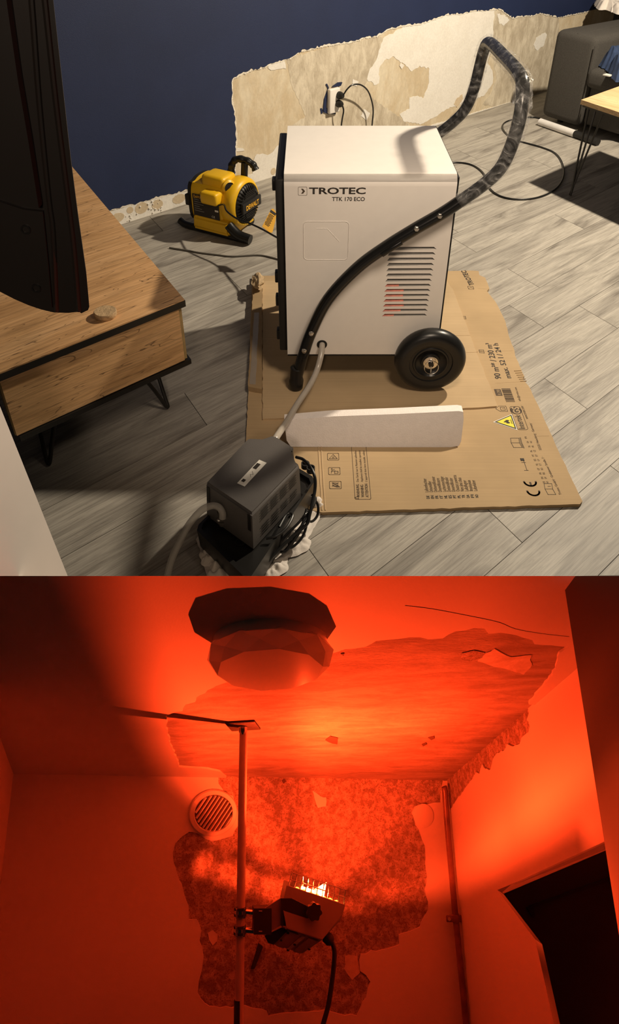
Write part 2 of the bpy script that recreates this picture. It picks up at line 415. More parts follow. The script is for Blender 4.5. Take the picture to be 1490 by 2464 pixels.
def strokes(name, lines, o, x, y, w, mat, parent, thick=0.0004, fills=()):
    """flat print: polylines (2D, metres) of stroke width w, plus filled polygons"""
    x = V(x).normalized(); y = V(y).normalized(); n = x.cross(y); bm = NB()
    P = lambda q: V(o) + x * q[0] + y * q[1] + n * thick
    for ln in lines:
        for a, b in zip(ln, ln[1:]):
            a, b = V(a), V(b); t = (b - a)
            if t.length < 1e-7: continue
            t = t.normalized() * (w / 2); s = V((-t.y, t.x))
            bm.faces.new([bm.verts.new(P(q)) for q in (a - t - s, b + t - s, b + t + s, a - t + s)])
    for f in fills:
        pts = [P(q) for q in f]
        vs = [bm.verts.new(p) for p in pts]
        for tr in tessellate_polygon([pts]):
            try: bm.faces.new([vs[i] for i in tr])
            except ValueError: pass
    for f in bm.faces:
        f.normal_update()
        if f.normal.dot(n) < 0: f.normal_flip()
    return mk(name, bm, mat, parent, smooth=0, fixn=False)
def rrect(x0, y0, x1, y1, r, n=4):
    out = []
    for cx, cy, a in ((x1 - r, y1 - r, 0), (x0 + r, y1 - r, 90), (x0 + r, y0 + r, 180), (x1 - r, y0 + r, 270)):
        for k in range(n + 1):
            t = math.radians(a + 90 * k / n); out.append((cx + r * math.cos(t), cy + r * math.sin(t)))
    return out
def closed(l): return list(l) + [l[0]]
def arc(cx, cy, r, a0, a1, n=14):
    return [(cx + r * math.cos(math.radians(a0 + (a1 - a0) * k / n)), cy + r * math.sin(math.radians(a0 + (a1 - a0) * k / n))) for k in range(n + 1)]
# ================================================================== LIVING ROOM
# ------------------------------------------------------------------ floor of planks
bm = NB(); prism(bm, [V((-3.2, 1.03, -0.03)), V((4.5, 1.03, -0.03)), V((4.5, 8.5, -0.03)), V((-3.2, 8.5, -0.03))], V((0, 0, 0.0255)))
floor = mk('floor', bm, M['gap'], kind='structure', smooth=0)
MM = V((WD.y, -WD.x, 0))                       # across the planks, towards the viewer
K = PD.dot(MM); KA = PD.dot(WD)
known = {1: 1.312, 2: 1.955, 3: 2.49, 5: 2.54, 6: 0.965, 7: 2.607, 9: 3.815, 13: 1.655}
PL, PW, GAP = 1.12, 0.1925, 0.0016
def inside(p): 
    if p.y < 1.03: return False
    u, v = proj(p); return -250 < u < 1740 and v > -150
for r in range(-4, 20):
    q1 = -0.595 - PW * (r - 1); q0 = q1 - PW          # perp range of the row
    j = known.get(r, random.uniform(0, PL)); qm = (q0 + q1) / 2
    for k in range(-5, 7):
        a0 = j + k * PL; a1 = a0 + PL
        def cor(a, q):
            return WD * (a + (q - qm) * KA / K) + MM * q
        g = GAP / 2; ge = 0.0011
        quad = [cor(a0 + ge, q0 + g), cor(a1 - ge, q0 + g), cor(a1 - ge, q1 - g), cor(a0 + ge, q1 - g)]
        if not any(inside(p + (s - p) * t) for p, s in zip(quad, quad[1:] + quad[:1]) for t in (0, .25, .5, .75)): continue
        if all((p - WB).dot(WN) < -0.02 for p in quad): continue
        bm = NB()
        # clip to the front edge of the floor
        poly = []
        for p, s in zip(quad, quad[1:] + quad[:1]):
            if p.y >= 1.03: poly.append(p)
            if (p.y - 1.03) * (s.y - 1.03) < 0: poly.append(p + (s - p) * ((1.03 - p.y) / (s.y - p.y)))
        if len(poly) < 3: continue
        prism(bm, [p + V((0, 0, -0.0045)) for p in poly], V((0, 0, 0.0045)))
        mk('plank', bm, M['plank'], floor, smooth=0)

# ------------------------------------------------------------------ back wall with the stripped plaster
def sz(u, v): return V(wsz(u, v))
bm = NB(); prism(bm, [wpt(-2.5, -0.03), wpt(4.5, -0.03), wpt(4.5, 2.6), wpt(-2.5, 2.6)], WN * -0.08)
wall = mk('wall_back', bm, M['bare'], kind='structure', smooth=0)
edge_px = [(1420, 25), (1345, 40), (1325, 36), (1300, 30), (1280, 36), (1250, 38), (1232, 42), (1222, 34), (1205, 21), (1190, 20), (1170, 24), (1140, 24), (1110, 32), (1075, 33),
           (1050, 43), (1010, 56), (970, 60), (935, 68), (925, 74), (905, 86), (880, 88), (850, 98), (800, 105), (750, 115), (725, 120), (700, 137), (685, 142), (650, 152),
           (640, 158), (600, 168), (580, 176), (568, 184), (558, 190), (556, 198), (557, 230), (559, 255), (563, 268), (565, 300), (567, 330), (566, 380), (564, 420), (560, 428), (520, 438), (463, 452), (440, 458), (400, 468), (365, 477), (345, 484), (330, 488), (300, 494), (270, 502), (245, 511), (150, 545), (-100, 632)]
low = [sz(*p) for p in edge_px]
lowj = jag(low, 0.006, 0.012, seed=3)
outer = [V((-2.5, 2.6)), V((4.5, 2.6)), V((4.5, low[0].y + 0.0))] + lowj + [V((-2.5, lowj[-1].y))]
bm = NB(); prism(bm, [wpt(p.x, p.y, 0.0) for p in outer], WN * 0.005)
mk('paint_layer', bm, M['blue'], wall, smooth=0, label='navy blue painted layer with a torn lower edge')
# pale torn plaster rim just inside the paint edge
rim_in = [V((p.x, p.y)) for p in jag(low, 0.004, 0.010, seed=9)]
bm = NB()
n = min(len(rim_in), len(rim_in))
for i in range(len(rim_in) - 1):
    a, b = rim_in[i], rim_in[i + 1]; t = (b - a).normalized(); s = V((-t.y, t.x)) * (0.007 + 0.006 * abs(noise.noise(V((i * .37, 1, 1)))))
    vs = [bm.verts.new(wpt(q.x, q.y, 0.0035)) for q in (a - s * .6, b - s * .6, b + s, a + s)]
    try: bm.faces.new(vs)
    except ValueError: pass
mk('torn_edge', bm, M['edge'], wall, smooth=0)['kind'] = 'stuff'
def patch(name, px, mat, off, thick=0.001, amp=0.006, step=0.016, seed=1):
    pts = jag([sz(*p) for p in px], amp, step, closed=True, seed=seed)
    bm = NB(); prism(bm, [wpt(p.x, p.y, off) for p in pts], WN * thick)
    return mk(name, bm, mat, wall, smooth=0)
patch('plaster_patch', [(690, 142), (800, 110), (905, 90), (925, 90), (915, 130), (905, 150), (885, 190), (878, 205), (900, 240), (960, 280), (985, 300), (985, 310), (690, 310), (735, 280), (715, 235), (700, 200)], M['bare2'], 0.0, 0.0008, seed=5)
patch('plaster_patch', [(922, 92), (975, 62), (1040, 46), (1075, 36), (1140, 27), (1190, 24), (1186, 90), (1180, 125), (1172, 150), (1185, 170), (1186, 200), (1165, 230), (1130, 245), (1075, 262), (1040, 285), (1010, 300), (970, 290), (962, 275), (985, 262), (985, 235), (1005, 230), (1018, 237), (1032, 200), (1033, 165), (1010, 158), (990, 172), (975, 155), (945, 135), (925, 145), (912, 165), (912, 200), (900, 205), (883, 190), (890, 165), (905, 145)], M['filler'], 0.0, 0.0016, seed=6)
patch('plaster_patch', [(1190, 24), (1212, 26), (1222, 40), (1250, 42), (1300, 34), (1345, 44), (1345, 260), (1225, 262), (1160, 252), (1180, 225), (1195, 190), (1188, 150), (1184, 100)], M['bare2'], 0.0, 0.0009, seed=7)
patch('plaster_patch', [(1195, 32), (1215, 36), (1226, 48), (1212, 62), (1200, 52)], M['filler'], 0.0012, 0.001, seed=8)
patch('plaster_patch', [(1290, 90), (1312, 78), (1316, 84), (1308, 110), (1292, 122), (1284, 108)], M['filler'], 0.0012, 0.001, seed=9)
patch('plaster_patch', [(1185, 105), (1205, 108), (1208, 120), (1190, 125)], M['filler'], 0.0012, 0.001, seed=10)
patch('plaster_patch', [(645, 158), (684, 146), (688, 165), (660, 168), (645, 164)], M['filler'], 0.0012, 0.001, seed=11)
patch('plaster_patch', [(610, 385), (618, 370), (650, 370), (665, 352), (690, 350), (690, 420), (606, 432)], M['filler'], 0.0012, 0.0015, seed=12)
patch('plaster_patch', [(566, 355), (585, 357), (588, 362), (566, 364)], M['filler'], 0.0012, 0.0015, amp=0.002, seed=13)
for k, pp in enumerate([[(848, 190), (862, 196), (858, 208), (848, 204)], [(965, 150), (972, 158), (966, 166), (961, 158)], [(1098, 238), (1112, 226), (1114, 238), (1100, 258), (1092, 250)], [(875, 262), (890, 272), (882, 290), (868, 280)]]):
    patch('plaster_patch', pp, M['tan'] if k == 2 else M['filler'], 0.002, 0.001, 0.003, 0.01, seed=20 + k)
# bared strip where the skirting was
sb = [(-100, 640), (245, 515), (300, 498), (400, 471), (463, 456), (560, 431), (640, 408), (700, 395), (1000, 312), (1225, 246), (1345, 208)]
pts = jag([sz(*p) for p in sb], 0.003, 0.012, seed=14)
bm = NB(); prism(bm, [wpt(p.x, p.y, 0) for p in pts] + [wpt(pts[-1].x, 0, 0), wpt(pts[0].x, 0, 0)], WN * 0.003)
strip = mk('baseboard_scar', bm, M['filler'], wall, smooth=0, label='bared white strip where the skirting board was')
for k, (u, v, a, b) in enumerate([(283, 523, 15, 8), (340, 500, 16, 10), (378, 492, 14, 9), (430, 478, 17, 9), (657, 412, 8, 7), (312, 505, 8, 6)]):
    c = sz(u, v); r1, r2 = a / 420.0, b / 420.0
    pts = jag([V((c.x + r1 * math.cos(t * .5236), c.y + r2 * 1.2 * math.sin(t * .5236))) for t in range(12)], 0.003, 0.008, True, 30 + k)
    bm = NB(); prism(bm, [wpt(p.x, p.y, 0.003) for p in pts], WN * 0.001)
    mk('glue_blob', bm, M['tan'], wall, smooth=0)
bm = NB()
for k in range(26):                                   # crumbs of plaster on the strip and paint edge
    u = random.uniform(300, 400); v = 542 - .318 * (u - 283) - random.uniform(2, 32)
    p = wl(u, v) + WN * .005; s = random.uniform(.002, .006)
    bmesh.ops.create_icosphere(bm, subdivisions=1, radius=s, matrix=Matrix.Translation(p))
mk('plaster_crumbs', bm, M['filler'], wall)['kind'] = 'stuff'

# ------------------------------------------------------------------ wall outlet with plugs and leads
oc = wl(797, 238); os_, oz = (oc - WB).dot(WD), oc.z
WF = frame(oc, WD, V((0, 0, 1)), WN)
out = thing('wall_outlet', oc, 'white double wall outlet ringed by dark blue paint left on the stripped wall', 'outlet')
def wpoly(name, px, mat, off, th, parent, amp=0.0):
    pts = [sz(*p) for p in px]
    if amp: pts = jag(pts, amp, 0.008, True, 4)
    bm = NB(); prism(bm, [wpt(p.x, p.y, off) for p in pts], WN * th); return mk(name, bm, mat, parent, smooth=0)
bm = NB(); box(bm, WF, -0.036, 0.045, -0.075, 0.062, 0.002, 0.030, 0.008, 3)
mk('cover_plate', bm, M['white'], out)
wpoly('paint_remnant', [(783, 203), (788, 212), (779, 238), (776, 268), (786, 270), (784, 258), (787, 225), (790, 210), (786, 201)], M['blue'], 0.0, 0.006, out)
wpoly('paint_remnant', [(776, 262), (806, 257), (806, 274), (788, 274), (778, 270)], M['blue'], 0.0, 0.008, out)
wpoly('paint_remnant', [(770, 261), (774, 260), (776, 272), (772, 274)], M['blue'], 0.0, 0.004, out)
wpoly('paint_remnant', [(798, 208), (812, 198), (821, 197), (817, 206)], M['blue'], 0.0, 0.012, out)
def plug(name, u, v, lab, pts):
    c = wl(u, v) + WN * 0.030
    t = thing(name, c, lab, 'plug', None)
    bm = NB(); lathe(bm, c, WN, [(0.0, 0.0), (0.021, 0.0), (0.021, 0.012), (0.017, 0.026), (0.012, 0.034), (0.0, 0.035)], 20)
    mk('plug_body', bm, M['blackmatt'], t)
    bm = NB(); tube(bm, pts, 0.0045, 8); mk('lead', bm, M['cable'], t)
def wq(u, v, o): return wl(u, v) + WN * o
plug('power_plug', 807, 226, 'upper black plug whose lead arches out to the right of the outlet', [wq(808, 224, .062), wq(814, 208, .075), wq(824, 197, .085), wq(842, 197, .09), wq(862, 212, .08), wq(878, 240, .06), wq(884, 265, .05), wq(884, 300, .04), wq(880, 380, .03), wq(875, 402, .02)])
plug('power_plug', 805, 246, 'lower black plug whose lead drops straight down from the outlet', [wq(807, 250, .062), wq(808, 262, .066), wq(809, 285, .05), wq(810, 310, .04), wq(812, 390, .03), wq(813, 415, .02)])

# ------------------------------------------------------------------ stone by the wall
sp = hz(618, 428)
bm = NB(); bmesh.ops.create_icosphere(bm, subdivisions=3, radius=1.0)
for v in bm.verts:
    d = 1 + 0.28 * noise.noise(v.co * 1.6 + V((3, 1, 2))) + 0.10 * noise.noise(v.co * 5)
    v.co = V((v.co.x * 0.038 * d, v.co.y * 0.03 * d, v.co.z * 0.056 * d))
zm = min(v.co.z for v in bm.verts)
for v in bm.verts: v.co = v.co + sp + V((0, 0, -zm))
mk('stone', bm, M['stone'], label='rough grey stone lying at the foot of the stripped wall behind the fan', cat='stone', smooth=60)

# ------------------------------------------------------------------ tv stand
S0 = hz(453, 872, 0.20); S0.z = 0
TH = 0.43
SL = 0.557; SD = 1.42
SF = frame(S0, -WD, PD, V((0, 0, 1)))                 # x to the left along the front, y towards the wall
st = thing('tv_stand', S0 + (-WD) * .28 + PD * .7, 'low wooden tv stand with one drawer, black trim and black hairpin legs', 'tv stand')
bm = NB(); box(bm, SF, -0.008, SL + .008, -0.012, SD, TH - 0.004, TH); mk('top_board', bm, M['oak'], st, smooth=0)
bm = NB(); box(bm, SF, -0.010, SL + .010, -0.014, SD + .002, TH - 0.024, TH - 0.004); mk('top_edge', bm, M['black'], st, smooth=0, label='black edging under the wooden top')
bm = NB(); box(bm, SF, 0.0, 0.018, 0.004, SD - .01, 0.215, TH - 0.024); mk('side_panel', bm, M['oakside'], st, smooth=0)
bm = NB(); box(bm, SF, SL - .018, SL, 0.004, SD - .01, 0.215, TH - 0.024); mk('side_panel', bm, M['oakside'], st, smooth=0)
bm = NB(); box(bm, SF, 0.02, SL - .02, 0.02, SD - .01, 0.22, TH - .03); mk('carcass', bm, M['black'], st, smooth=0)
bm = NB(); box(bm, SF, 0.012, SL - .004, -0.004, 0.014, 0.217, TH - 0.027); mk('drawer', bm, M['oakf'], st, smooth=0)
bm = NB(); box(bm, SF, -0.008, SL - .01, -0.010, SD - .01, 0.198, 0.214); mk('bottom_frame', bm, M['black'], st, smooth=0)
def hairpin(ax, ay, fx, fy, spread, th=0.0065):
    P = lambda x, y, z: SF @ V((x, y, z))
    bm = NB()
    for (sx, sy) in ((spread, 0.0), (-spread * .1, 0.07)):
        tube(bm, [P(ax + sx, ay + sy, 0.199), P(ax + (fx - ax) * .55 + sx * .42, ay + (fy - ay) * .55 + sy * .45, 0.09), P(fx + sx * .12, fy + sy * .15, 0.022), P(fx, fy, 0.0075)], th, 8, 5)
    mk('leg', bm, M['black'], st)
def tos(u, v): 
    q = hz(u, v) - S0; 
    A = Matrix(((-WD.x, PD.x), (-WD.y, PD.y))).inverted(); r = A @ V((q.x, q.y)); return r.x, r.y
f1 = tos(405, 984); f2 = tos(118, 1122)
hairpin(f1[0] + .012, f1[1] + .03, f1[0], f1[1], 0.075)
hairpin(f2[0] - .02, f2[1] + .05, f2[0], f2[1], -0.07)
hairpin(0.06, SD - .12, 0.04, SD - .09, 0.07); hairpin(SL - .08, SD - .12, SL - .06, SD - .09, -0.07)
# cork coaster
cc = hz(255, 760, TH)
bm = NB(); lathe(bm, cc, V((0, 0, 1)), [(0.0, 0.0), (0.030, 0.0), (0.032, 0.003), (0.032, 0.014), (0.030, 0.017), (0.0, 0.017)], 28)
wobble(bm, 0.0015, 60); 
for v in bm.verts: v.co.z = max(v.co.z, TH)
mk('cork_coaster', bm, M['cork'], label='round cork coaster lying on the wooden tv stand', cat='coaster')

# ------------------------------------------------------------------ back of the television, close to the lens
TY = 0.86
def tvp(u, v, dy=0.0): 
    p = dep(u, v, TY); return p + V((0, dy, 0))
tvo = thing('television', tvp(100, 740), 'back of a black flat television at the left edge, ribbed and out of focus', 'television')
right = [(215, 738), (208, 660), (188, 520), (170, 380), (150, 200), (128, 0), (112, -140)]
bot = [(212, 746), (196, 754), (190, 750), (165, 753), (130, 752), (100, 745), (70, 735), (35, 720), (0, 702), (-60, 672), (-160, 625)]
loop = [tvp(*p) for p in right[::-1]] + [tvp(*p) for p in bot] + [tvp(-200, -140)]
bm = NB(); prism(bm, loop, V((-0.004, 0.014, 0))); mk('back_shell', bm, M['tvblack'], tvo, smooth=30)
def tvrib(name, px, w, h, mat=None):
    bm = NB(); tube(bm, [tvp(*p, -h * .2) for p in px], w, 8, 4); return mk(name, bm, mat or M['tvblack'], tvo)
tvrib('rib', [(92, -140), (108, 0), (135, 250), (160, 450), (178, 600), (190, 748)], 0.0035, 0.002)
tvrib('rib', [(60, -140), (76, 0), (95, 250), (118, 480), (128, 560), (136, 748)], 0.0035, 0.002)
loop = [tvp(*p) for p in [(-200, -140), (14, -140), (30, 0), (55, 180), (80, 330), (104, 488), (60, 482), (30, 472), (0, 458), (-200, 380)]]
bm = NB(); prism(bm, loop, V((0, -0.018, 0))); 
mk('back_cover', bm, M['tvblack'], tvo, smooth=50)
loop = [tvp(*p) for p in [(0, 480), (60, 500), (106, 505), (112, 560), (120, 640), (128, 735), (98, 730), (60, 715), (0, 685), (-160, 610), (-160, 440)]]
bm = NB(); prism(bm, loop, V((0, -0.006, 0))); mk('lower_cover', bm, M['tvblack'], tvo, smooth=30)
for (u, v) in ((66, 547), (91, 688)):
    bm = NB(); lathe(bm, tvp(u, v, -0.004), V((0, -1, 0)), [(0.0065, 0), (0.0065, 0.004), (0.0045, 0.004), (0.0045, 0.0015), (0, 0.0015)], 16)
    mk('screw_hole', bm, M['black'], tvo)

# ------------------------------------------------------------------ white upright panel at lower left
a = dep(163, 1386, 1.0); b = dep(-1, 975, 1.0)
d = (a - b); 
bot_ = a + d * (a.z / -d.z); top_ = b - d * .35
pdir = V((-0.24, -0.97, 0)).normalized(); pe = a + pdir * .20
pm = a + pdir * .055
bm = NB(); prism(bm, [bot_, top_, top_ + pdir * .20, V((pe.x, pe.y, CAMH - pe.y * 1.2566)), V((pm.x, pm.y, CAMH - pm.y * 1.2566))], V((-0.0174, 0.01, 0)))
mk('cabinet_side', bm, M['whitepanel'], label='plain white upright cabinet side at the lower left, in front of the tv stand', cat='cabinet', smooth=0)

# ------------------------------------------------------------------ flattened boxes under the machine
CZ = 0.012
def sheet(bm, px, z0, z1, amp=0.0015, seed=1):
    pts = jag([V(hz(u, v, z1)[:2]) for u, v in px], amp, 0.02, True, seed)
    prism(bm, [V((p.x, p.y, z0)) for p in pts], V((0, 0, z1 - z0)))
card = thing('flattened_carton', (0.3, 2.0, 0), 'large printed flattened carton lying on the floor under the dehumidifier', 'cardboard')
bm = NB()
sheet(bm, [(607, 664), (800, 660), (1128, 651), (1152, 652), (1154, 662), (1168, 668), (1178, 694), (1172, 700), (1195, 730), (1215, 770), (1226, 812), (1238, 842), (1240, 856), (1262, 905), (1258, 912), (1272, 928), (1290, 965), (1320, 1030), (1350, 1098), (1385, 1170), (1402, 1206), (1396, 1213), (1100, 1222), (900, 1229), (776, 1233), (745, 1226), (690, 1150), (592, 1062), (598, 930)], 0.001, CZ, seed=2)
mk('carton_sheet', bm, M['card'], card, smooth=0)
bm = NB(); 
P = lambda u, v, z=CZ: hz(u, v, z)
for ln in ([(766, 1070), (770, 1140), (775, 1228)], [(773, 1070), (777, 1140), (783, 1228)]):
    tube(bm, [P(*q) for q in ln], 0.0022, 6, 3)
for ln in ([(1150, 694), (1176, 696)], [(1142, 846), (1234, 844)], [(1192, 922), (1262, 918)], [(1285, 1050), (1322, 1049)]):
    tube(bm, [P(*q) for q in ln[:2]], 0.0008, 6, 1)
mk('crease', bm, M['card2'], card)['kind'] = 'stuff'
# torn corrugation on the right edge
bm = NB()
for k in range(6):
    tube(bm, [P(1238 + k * 3, 893 + k * 5), P(1254 + k * 2.6, 892 + k * 5)], 0.0022, 6, 1)
mk('torn_fluting', bm, M['cardd'], card)

top_sheet = thing('cardboard_sheet', (0.3, 2.0, CZ), 'plain brown cardboard sheet on top of the carton, right under the wheels', 'cardboard')
bm = NB(); sheet(bm, [(632, 676), (850, 670), (1070, 667), (1092, 700), (1115, 762), (1134, 812), (1142, 836), (1166, 895), (1186, 945), (1196, 973), (1196, 977), (1000, 990), (632, 1008)], CZ, CZ + 0.006, seed=3)
mk('board', bm, M['card2'], top_sheet, smooth=0)
bm = NB(); tube(bm, [P(1075, 808, CZ + .006), P(1132, 807, CZ + .006)], 0.0009, 6, 1); tube(bm, [P(1122, 848, CZ + .006), P(1150, 847, CZ + .006)], 0.0009, 6, 1)
mk('crease', bm, M['card'], top_sheet)['kind'] = 'stuff'
side = thing('folded_carton_flap', (-.25, 2.3, CZ), 'narrow folded carton flap with clear tape left of the dehumidifier', 'cardboard')
bm = NB(); sheet(bm, [(610, 668), (631, 668), (631, 936), (597, 930), (604, 800)], CZ, CZ + 0.02, seed=4); mk('flap', bm, M['cardd'], side, smooth=0)
bm = NB(); sheet(bm, [(612, 752), (624, 752), (615, 925), (601, 924)], CZ + .02, CZ + 0.0205, seed=4); mk('tape', bm, simple('clear_tape', (0.33, 0.27, 0.20), 0.15, spec=0.7), side, smooth=0)
# crumpled brown paper
bm = NB(); bmesh.ops.create_icosphere(bm, subdivisions=3, radius=1.0)
c = hz(621, 690, CZ + .02)
for v in bm.verts:
    d = 1 + .45 * noise.noise(v.co * 2.3 + V((5, 2, 1)))
    v.co = V((v.co.x * .026 * d, v.co.y * .05 * d, max(-0.9, v.co.z) * .022 * d)) + c + V((0, 0, .02))
zz = min(v.co.z for v in bm.verts)
for v in bm.verts: v.co.z += CZ + .02 - zz
mk('crumpled_paper', bm, M['card2'], label='small crumpled piece of brown packing paper on the carton corner', cat='paper', smooth=0)
# ---- print on the carton
Yx, Yy = V((0, 1, 0)), V((-1, 0, 0))
PZ = CZ + 0.0003
def ct(s, p0, p1, hpx, mat=None, bold=0.0, name='lettering'):
    """line of text from pixel p0 (start of baseline) to p1 (end); hpx = letter height in pixels"""
    a, b = hz(*p0, PZ), hz(*p1, PZ); x = (b - a); h = hpx / 1741.8 * (a - O).length
    y = V((-x.y, x.x, 0)); return text_obj(s, a, x, y, x.length, h, mat or M['ink'], card, name, bold)
def icon(px, name, lines, w=0.0014, fills=(), mat=None, size=None):
    a = hz(*px, PZ); return strokes(name, lines, a, Yx, Yy, w, mat or M['ink'], card, fills=fills)
ct('TROTEC', (1142, 686), (1121, 651), 12, bold=0.02)
icon((1141, 696), 'logo_mark', [closed(rrect(0, 0, .026, .022, .003)), [(0.009, .004), (.017, .011), (.009, .018)]], .0016)
ct('90 m²* / 230 m³', (1207, 912), (1182, 826), 15, bold=0.012)
ct('max. 52 l / 24 h', (1231, 910), (1198, 826), 13, bold=0.012)
for q in ((1122, 768), (1166, 850)):
    icon(q, 'fragile_mark', [[(0, 0), (.022, -.001), (.022, .016), (.004, .016), (0, 0)], [(.008, 0), (.010, .016)], [(.016, 0), (.017, .016)]], .0012)
# dark sticker and barcode
a = hz(1210, 952, PZ); strokes('printed_box', [], a, Yx, Yy, .001, M['inkb'], card, fills=[[(0, 0), (.036, 0), (.036, .022), (0, .022)]])
text_obj('R 290', a + V((-.004, .004, .0005)), Yx, Yy, .028, .011, M['card2'], card)
x = 0; bars = []
rb = random.Random(4)
while x < .072:
    w_ = rb.choice((.001, .0015, .0025, .004)); bars.append([(x, 0), (x + w_, 0), (x + w_, .030), (x, .030)]); x += w_ + rb.choice((.0012, .002, .003))
strokes('barcode', [], hz(1240, 967, PZ), Yx, Yy, .001, M['inkb'], card, fills=bars)
icon((1222, 990), 'house_mark', [closed([(0, 0), (.028, 0), (.028, .024), (.014, .036), (0, .024)]), [(.006, .006), (.022, .006), (.022, .02), (.006, .02), (.006, .006)], [(.012, .012), (.017, .012)]], .0012)
# GS mark with test house name
a = hz(1272, 1034, PZ)
strokes('test_mark_frame', [closed(rrect(0, 0, .118, .034, .008))], a, Yx, Yy, .0012, M['inkb'], card)
text_obj('Intertek', a + V((-.009, .004, 0)), Yx, Yy, .070, .019, M['ink'], card)
strokes('test_mark_disc', [], a, Yx, Yy, .001, M['inkb'], card, fills=[arc(.097, .017, .019, 0, 360, 24)[:-1]])
text_obj('GS', a + V((-.006, .080, .0005)), Yx, Yy, .034, .022, M['card2'], card, bold=.02)
# flammable gas triangle
a = hz(1243, 1033, PZ)
tri = lambda s: [(.036 - .036 * s, -.0 + .0 + (1 - s) * .012), (.036 + .036 * s, (1 - s) * .012), (.036, .062 * s + (1 - s) * .012)]
def tri(s):
    c = V((.036, .021)); return [tuple(c + (V(q) - c) * s) for q in ((0, 0), (.072, 0), (.036, .062))]
strokes('hazard_sign_border', [], a, Yx, Yy, .001, M['wprint'], card, fills=[tri(1.12)])
strokes('hazard_sign_edge', [], a + V((0, 0, .0004)), Yx, Yy, .001, M['ink'], card, fills=[tri(1.0)])
strokes('hazard_sign_face', [], a + V((0, 0, .0008)), Yx, Yy, .001, M['yprint'], card, fills=[tri(.82)])
strokes('flame_mark', [[(.026, .008), (.046, .008)]], a + V((0, 0, .0012)), Yx, Yy, .002, M['ink'], card, fills=[[(.030, .012), (.027, .018), (.028, .026), (.032, .024), (.034, .034), (.040, .028), (.041, .024), (.044, .026), (.045, .018), (.042, .012), (.038, .018), (.034, .016)]])
icon((1257, 1077), 'book_mark', [closed([(0, 0), (.022, .003), (.044, 0), (.044, .026), (.022, .029), (0, .026)]), [(.022, .003), (.022, .029)], [(-.002, -.003), (.022, -.001), (.046, -.003)], [(-.003, -.006), (.022, -.004), (.047, -.006)]], .0012)
icon((1272, 1132), 'plug_mark', [[(0, 0), (0, .012)], [(0, .004), (.042, .004)], [(.034, .0), (.034, .012)], [(.042, .002), (.052, .002), (.052, .012), (.042, .012), (.042, .002)]], .0012, fills=[[(.042, .002), (.052, .002), (.052, .012), (.042, .012)]])
ct('CE', (1304, 1196), (1292, 1146), 1, M['inkb']) if False else None
a = hz(1303, 1194, PZ)
strokes('ce_mark', [arc(.020, .018, .017, 90, 270), arc(.058, .018, .017, 90, 270), [(.042, .018), (.054, .018)]], a + V((0, 0, 0)), Yx, Yy, .0052, M['inkb'], card)
icon((1338, 1190), 'manual_mark', [closed([(0, 0), (.022, .003), (.044, 0), (.044, .022), (.022, .025), (0, .022)]), [(.022, .003), (.022, .025)], [(.033, .006), (.033, .014)]], .0011)
cod = ['DE', 'EN', 'FR', 'IT', 'NL', 'ES', 'PT', 'PL', 'TR', 'DA', 'FI']; cod2 = ['NO', 'SV', 'BG', 'RO', 'LT', 'LV', 'ET', 'CZ', 'HR', 'HU', '']
for i in range(11):
    t = i / 10.0
    for row, cs in ((0, cod), (1, cod2)):
        if not cs[i]: continue
        u, v = 1313 - 44 * t + row * 8, 1163 - 108 * t
        p = hz(u, v, PZ); text_obj(cs[i], p, Yx, Yy, .0085, .0062, M['inkb'], card)
for s, p0, p1 in (('Trotec GmbH · Grebbener Straße 7 ·', (1352, 1190), (1308, 1098)), ('52525 Heinsberg · Germany ·', (1304, 1083), (1278, 1016)), ('www.trotec.com ·', (1272, 1008), (1258, 975)), ('info@trotec.com', (1254, 965), (1243, 932))):
    ct(s, p0, p1, 5.5, M['inkb'])
# language list
lang = [('DE', 'Luftentfeuchter', 62), ('EN', 'Dehumidifier', 54), ('FR', 'Déshumidificateur', 70), ('IT', 'Deumidificatore', 62), ('NL', 'Luchtontvochtiger', 68), ('ES', 'Deshumidificador', 66), ('PT', 'Desumidificador', 62), ('PL', 'Osuszacz powietrza', 70), ('TR', 'Nem alma cihazı', 60), ('DA', 'Luftaffugter', 46), ('FI', 'Ilmankuivain', 46), ('NO', 'Luftavfukter', 46)]
for i, (c2, wd, ln) in enumerate(lang):
    u = 1034.5 + i * 10.7; v = 1200 - i * .25
    a = hz(u, v, PZ); text_obj(c2, a, Yx, Yy, .012, .0085, M['ink'], card, bold=.015)
    a = hz(u - 2.6, v - 16, PZ); text_obj(wd, a, Yx, Yy, .0021 * len(wd) * 1.75, .0105, M['inkb'], card)
# warning box
a = hz(893, 1199, PZ)
strokes('warning_frame', [closed(rrect(-.004, 0, .22, .045, .004))], a, Yx, Yy, .0012, M['inkb'], card)
for i, (s, w_, s2) in enumerate((('WARNUNG', .052, 'Das Gerät nur in Räumen aufstellen'), ('WARNING', .050, 'Appliance shall be installed, operated'), ('ATTENTION', .054, "L'appareil doit être installé, utilisé"))):
    b = a + V((-.031 + i * .0125, .004, 0)); text_obj(s, b, Yx, Yy, w_, .0085, M['inkb'], card, bold=.01)
    b = b + V((0, .062, 0)); text_obj(s2, b, Yx, Yy, .135, .0062, M['inkb'], card)
strokes('warning_triangle', [closed([(0, 0), (.012, 0), (.006, .011)])], a + V((-.035, -.003, 0)), Yx, Yy, .0012, M['inkb'], card)
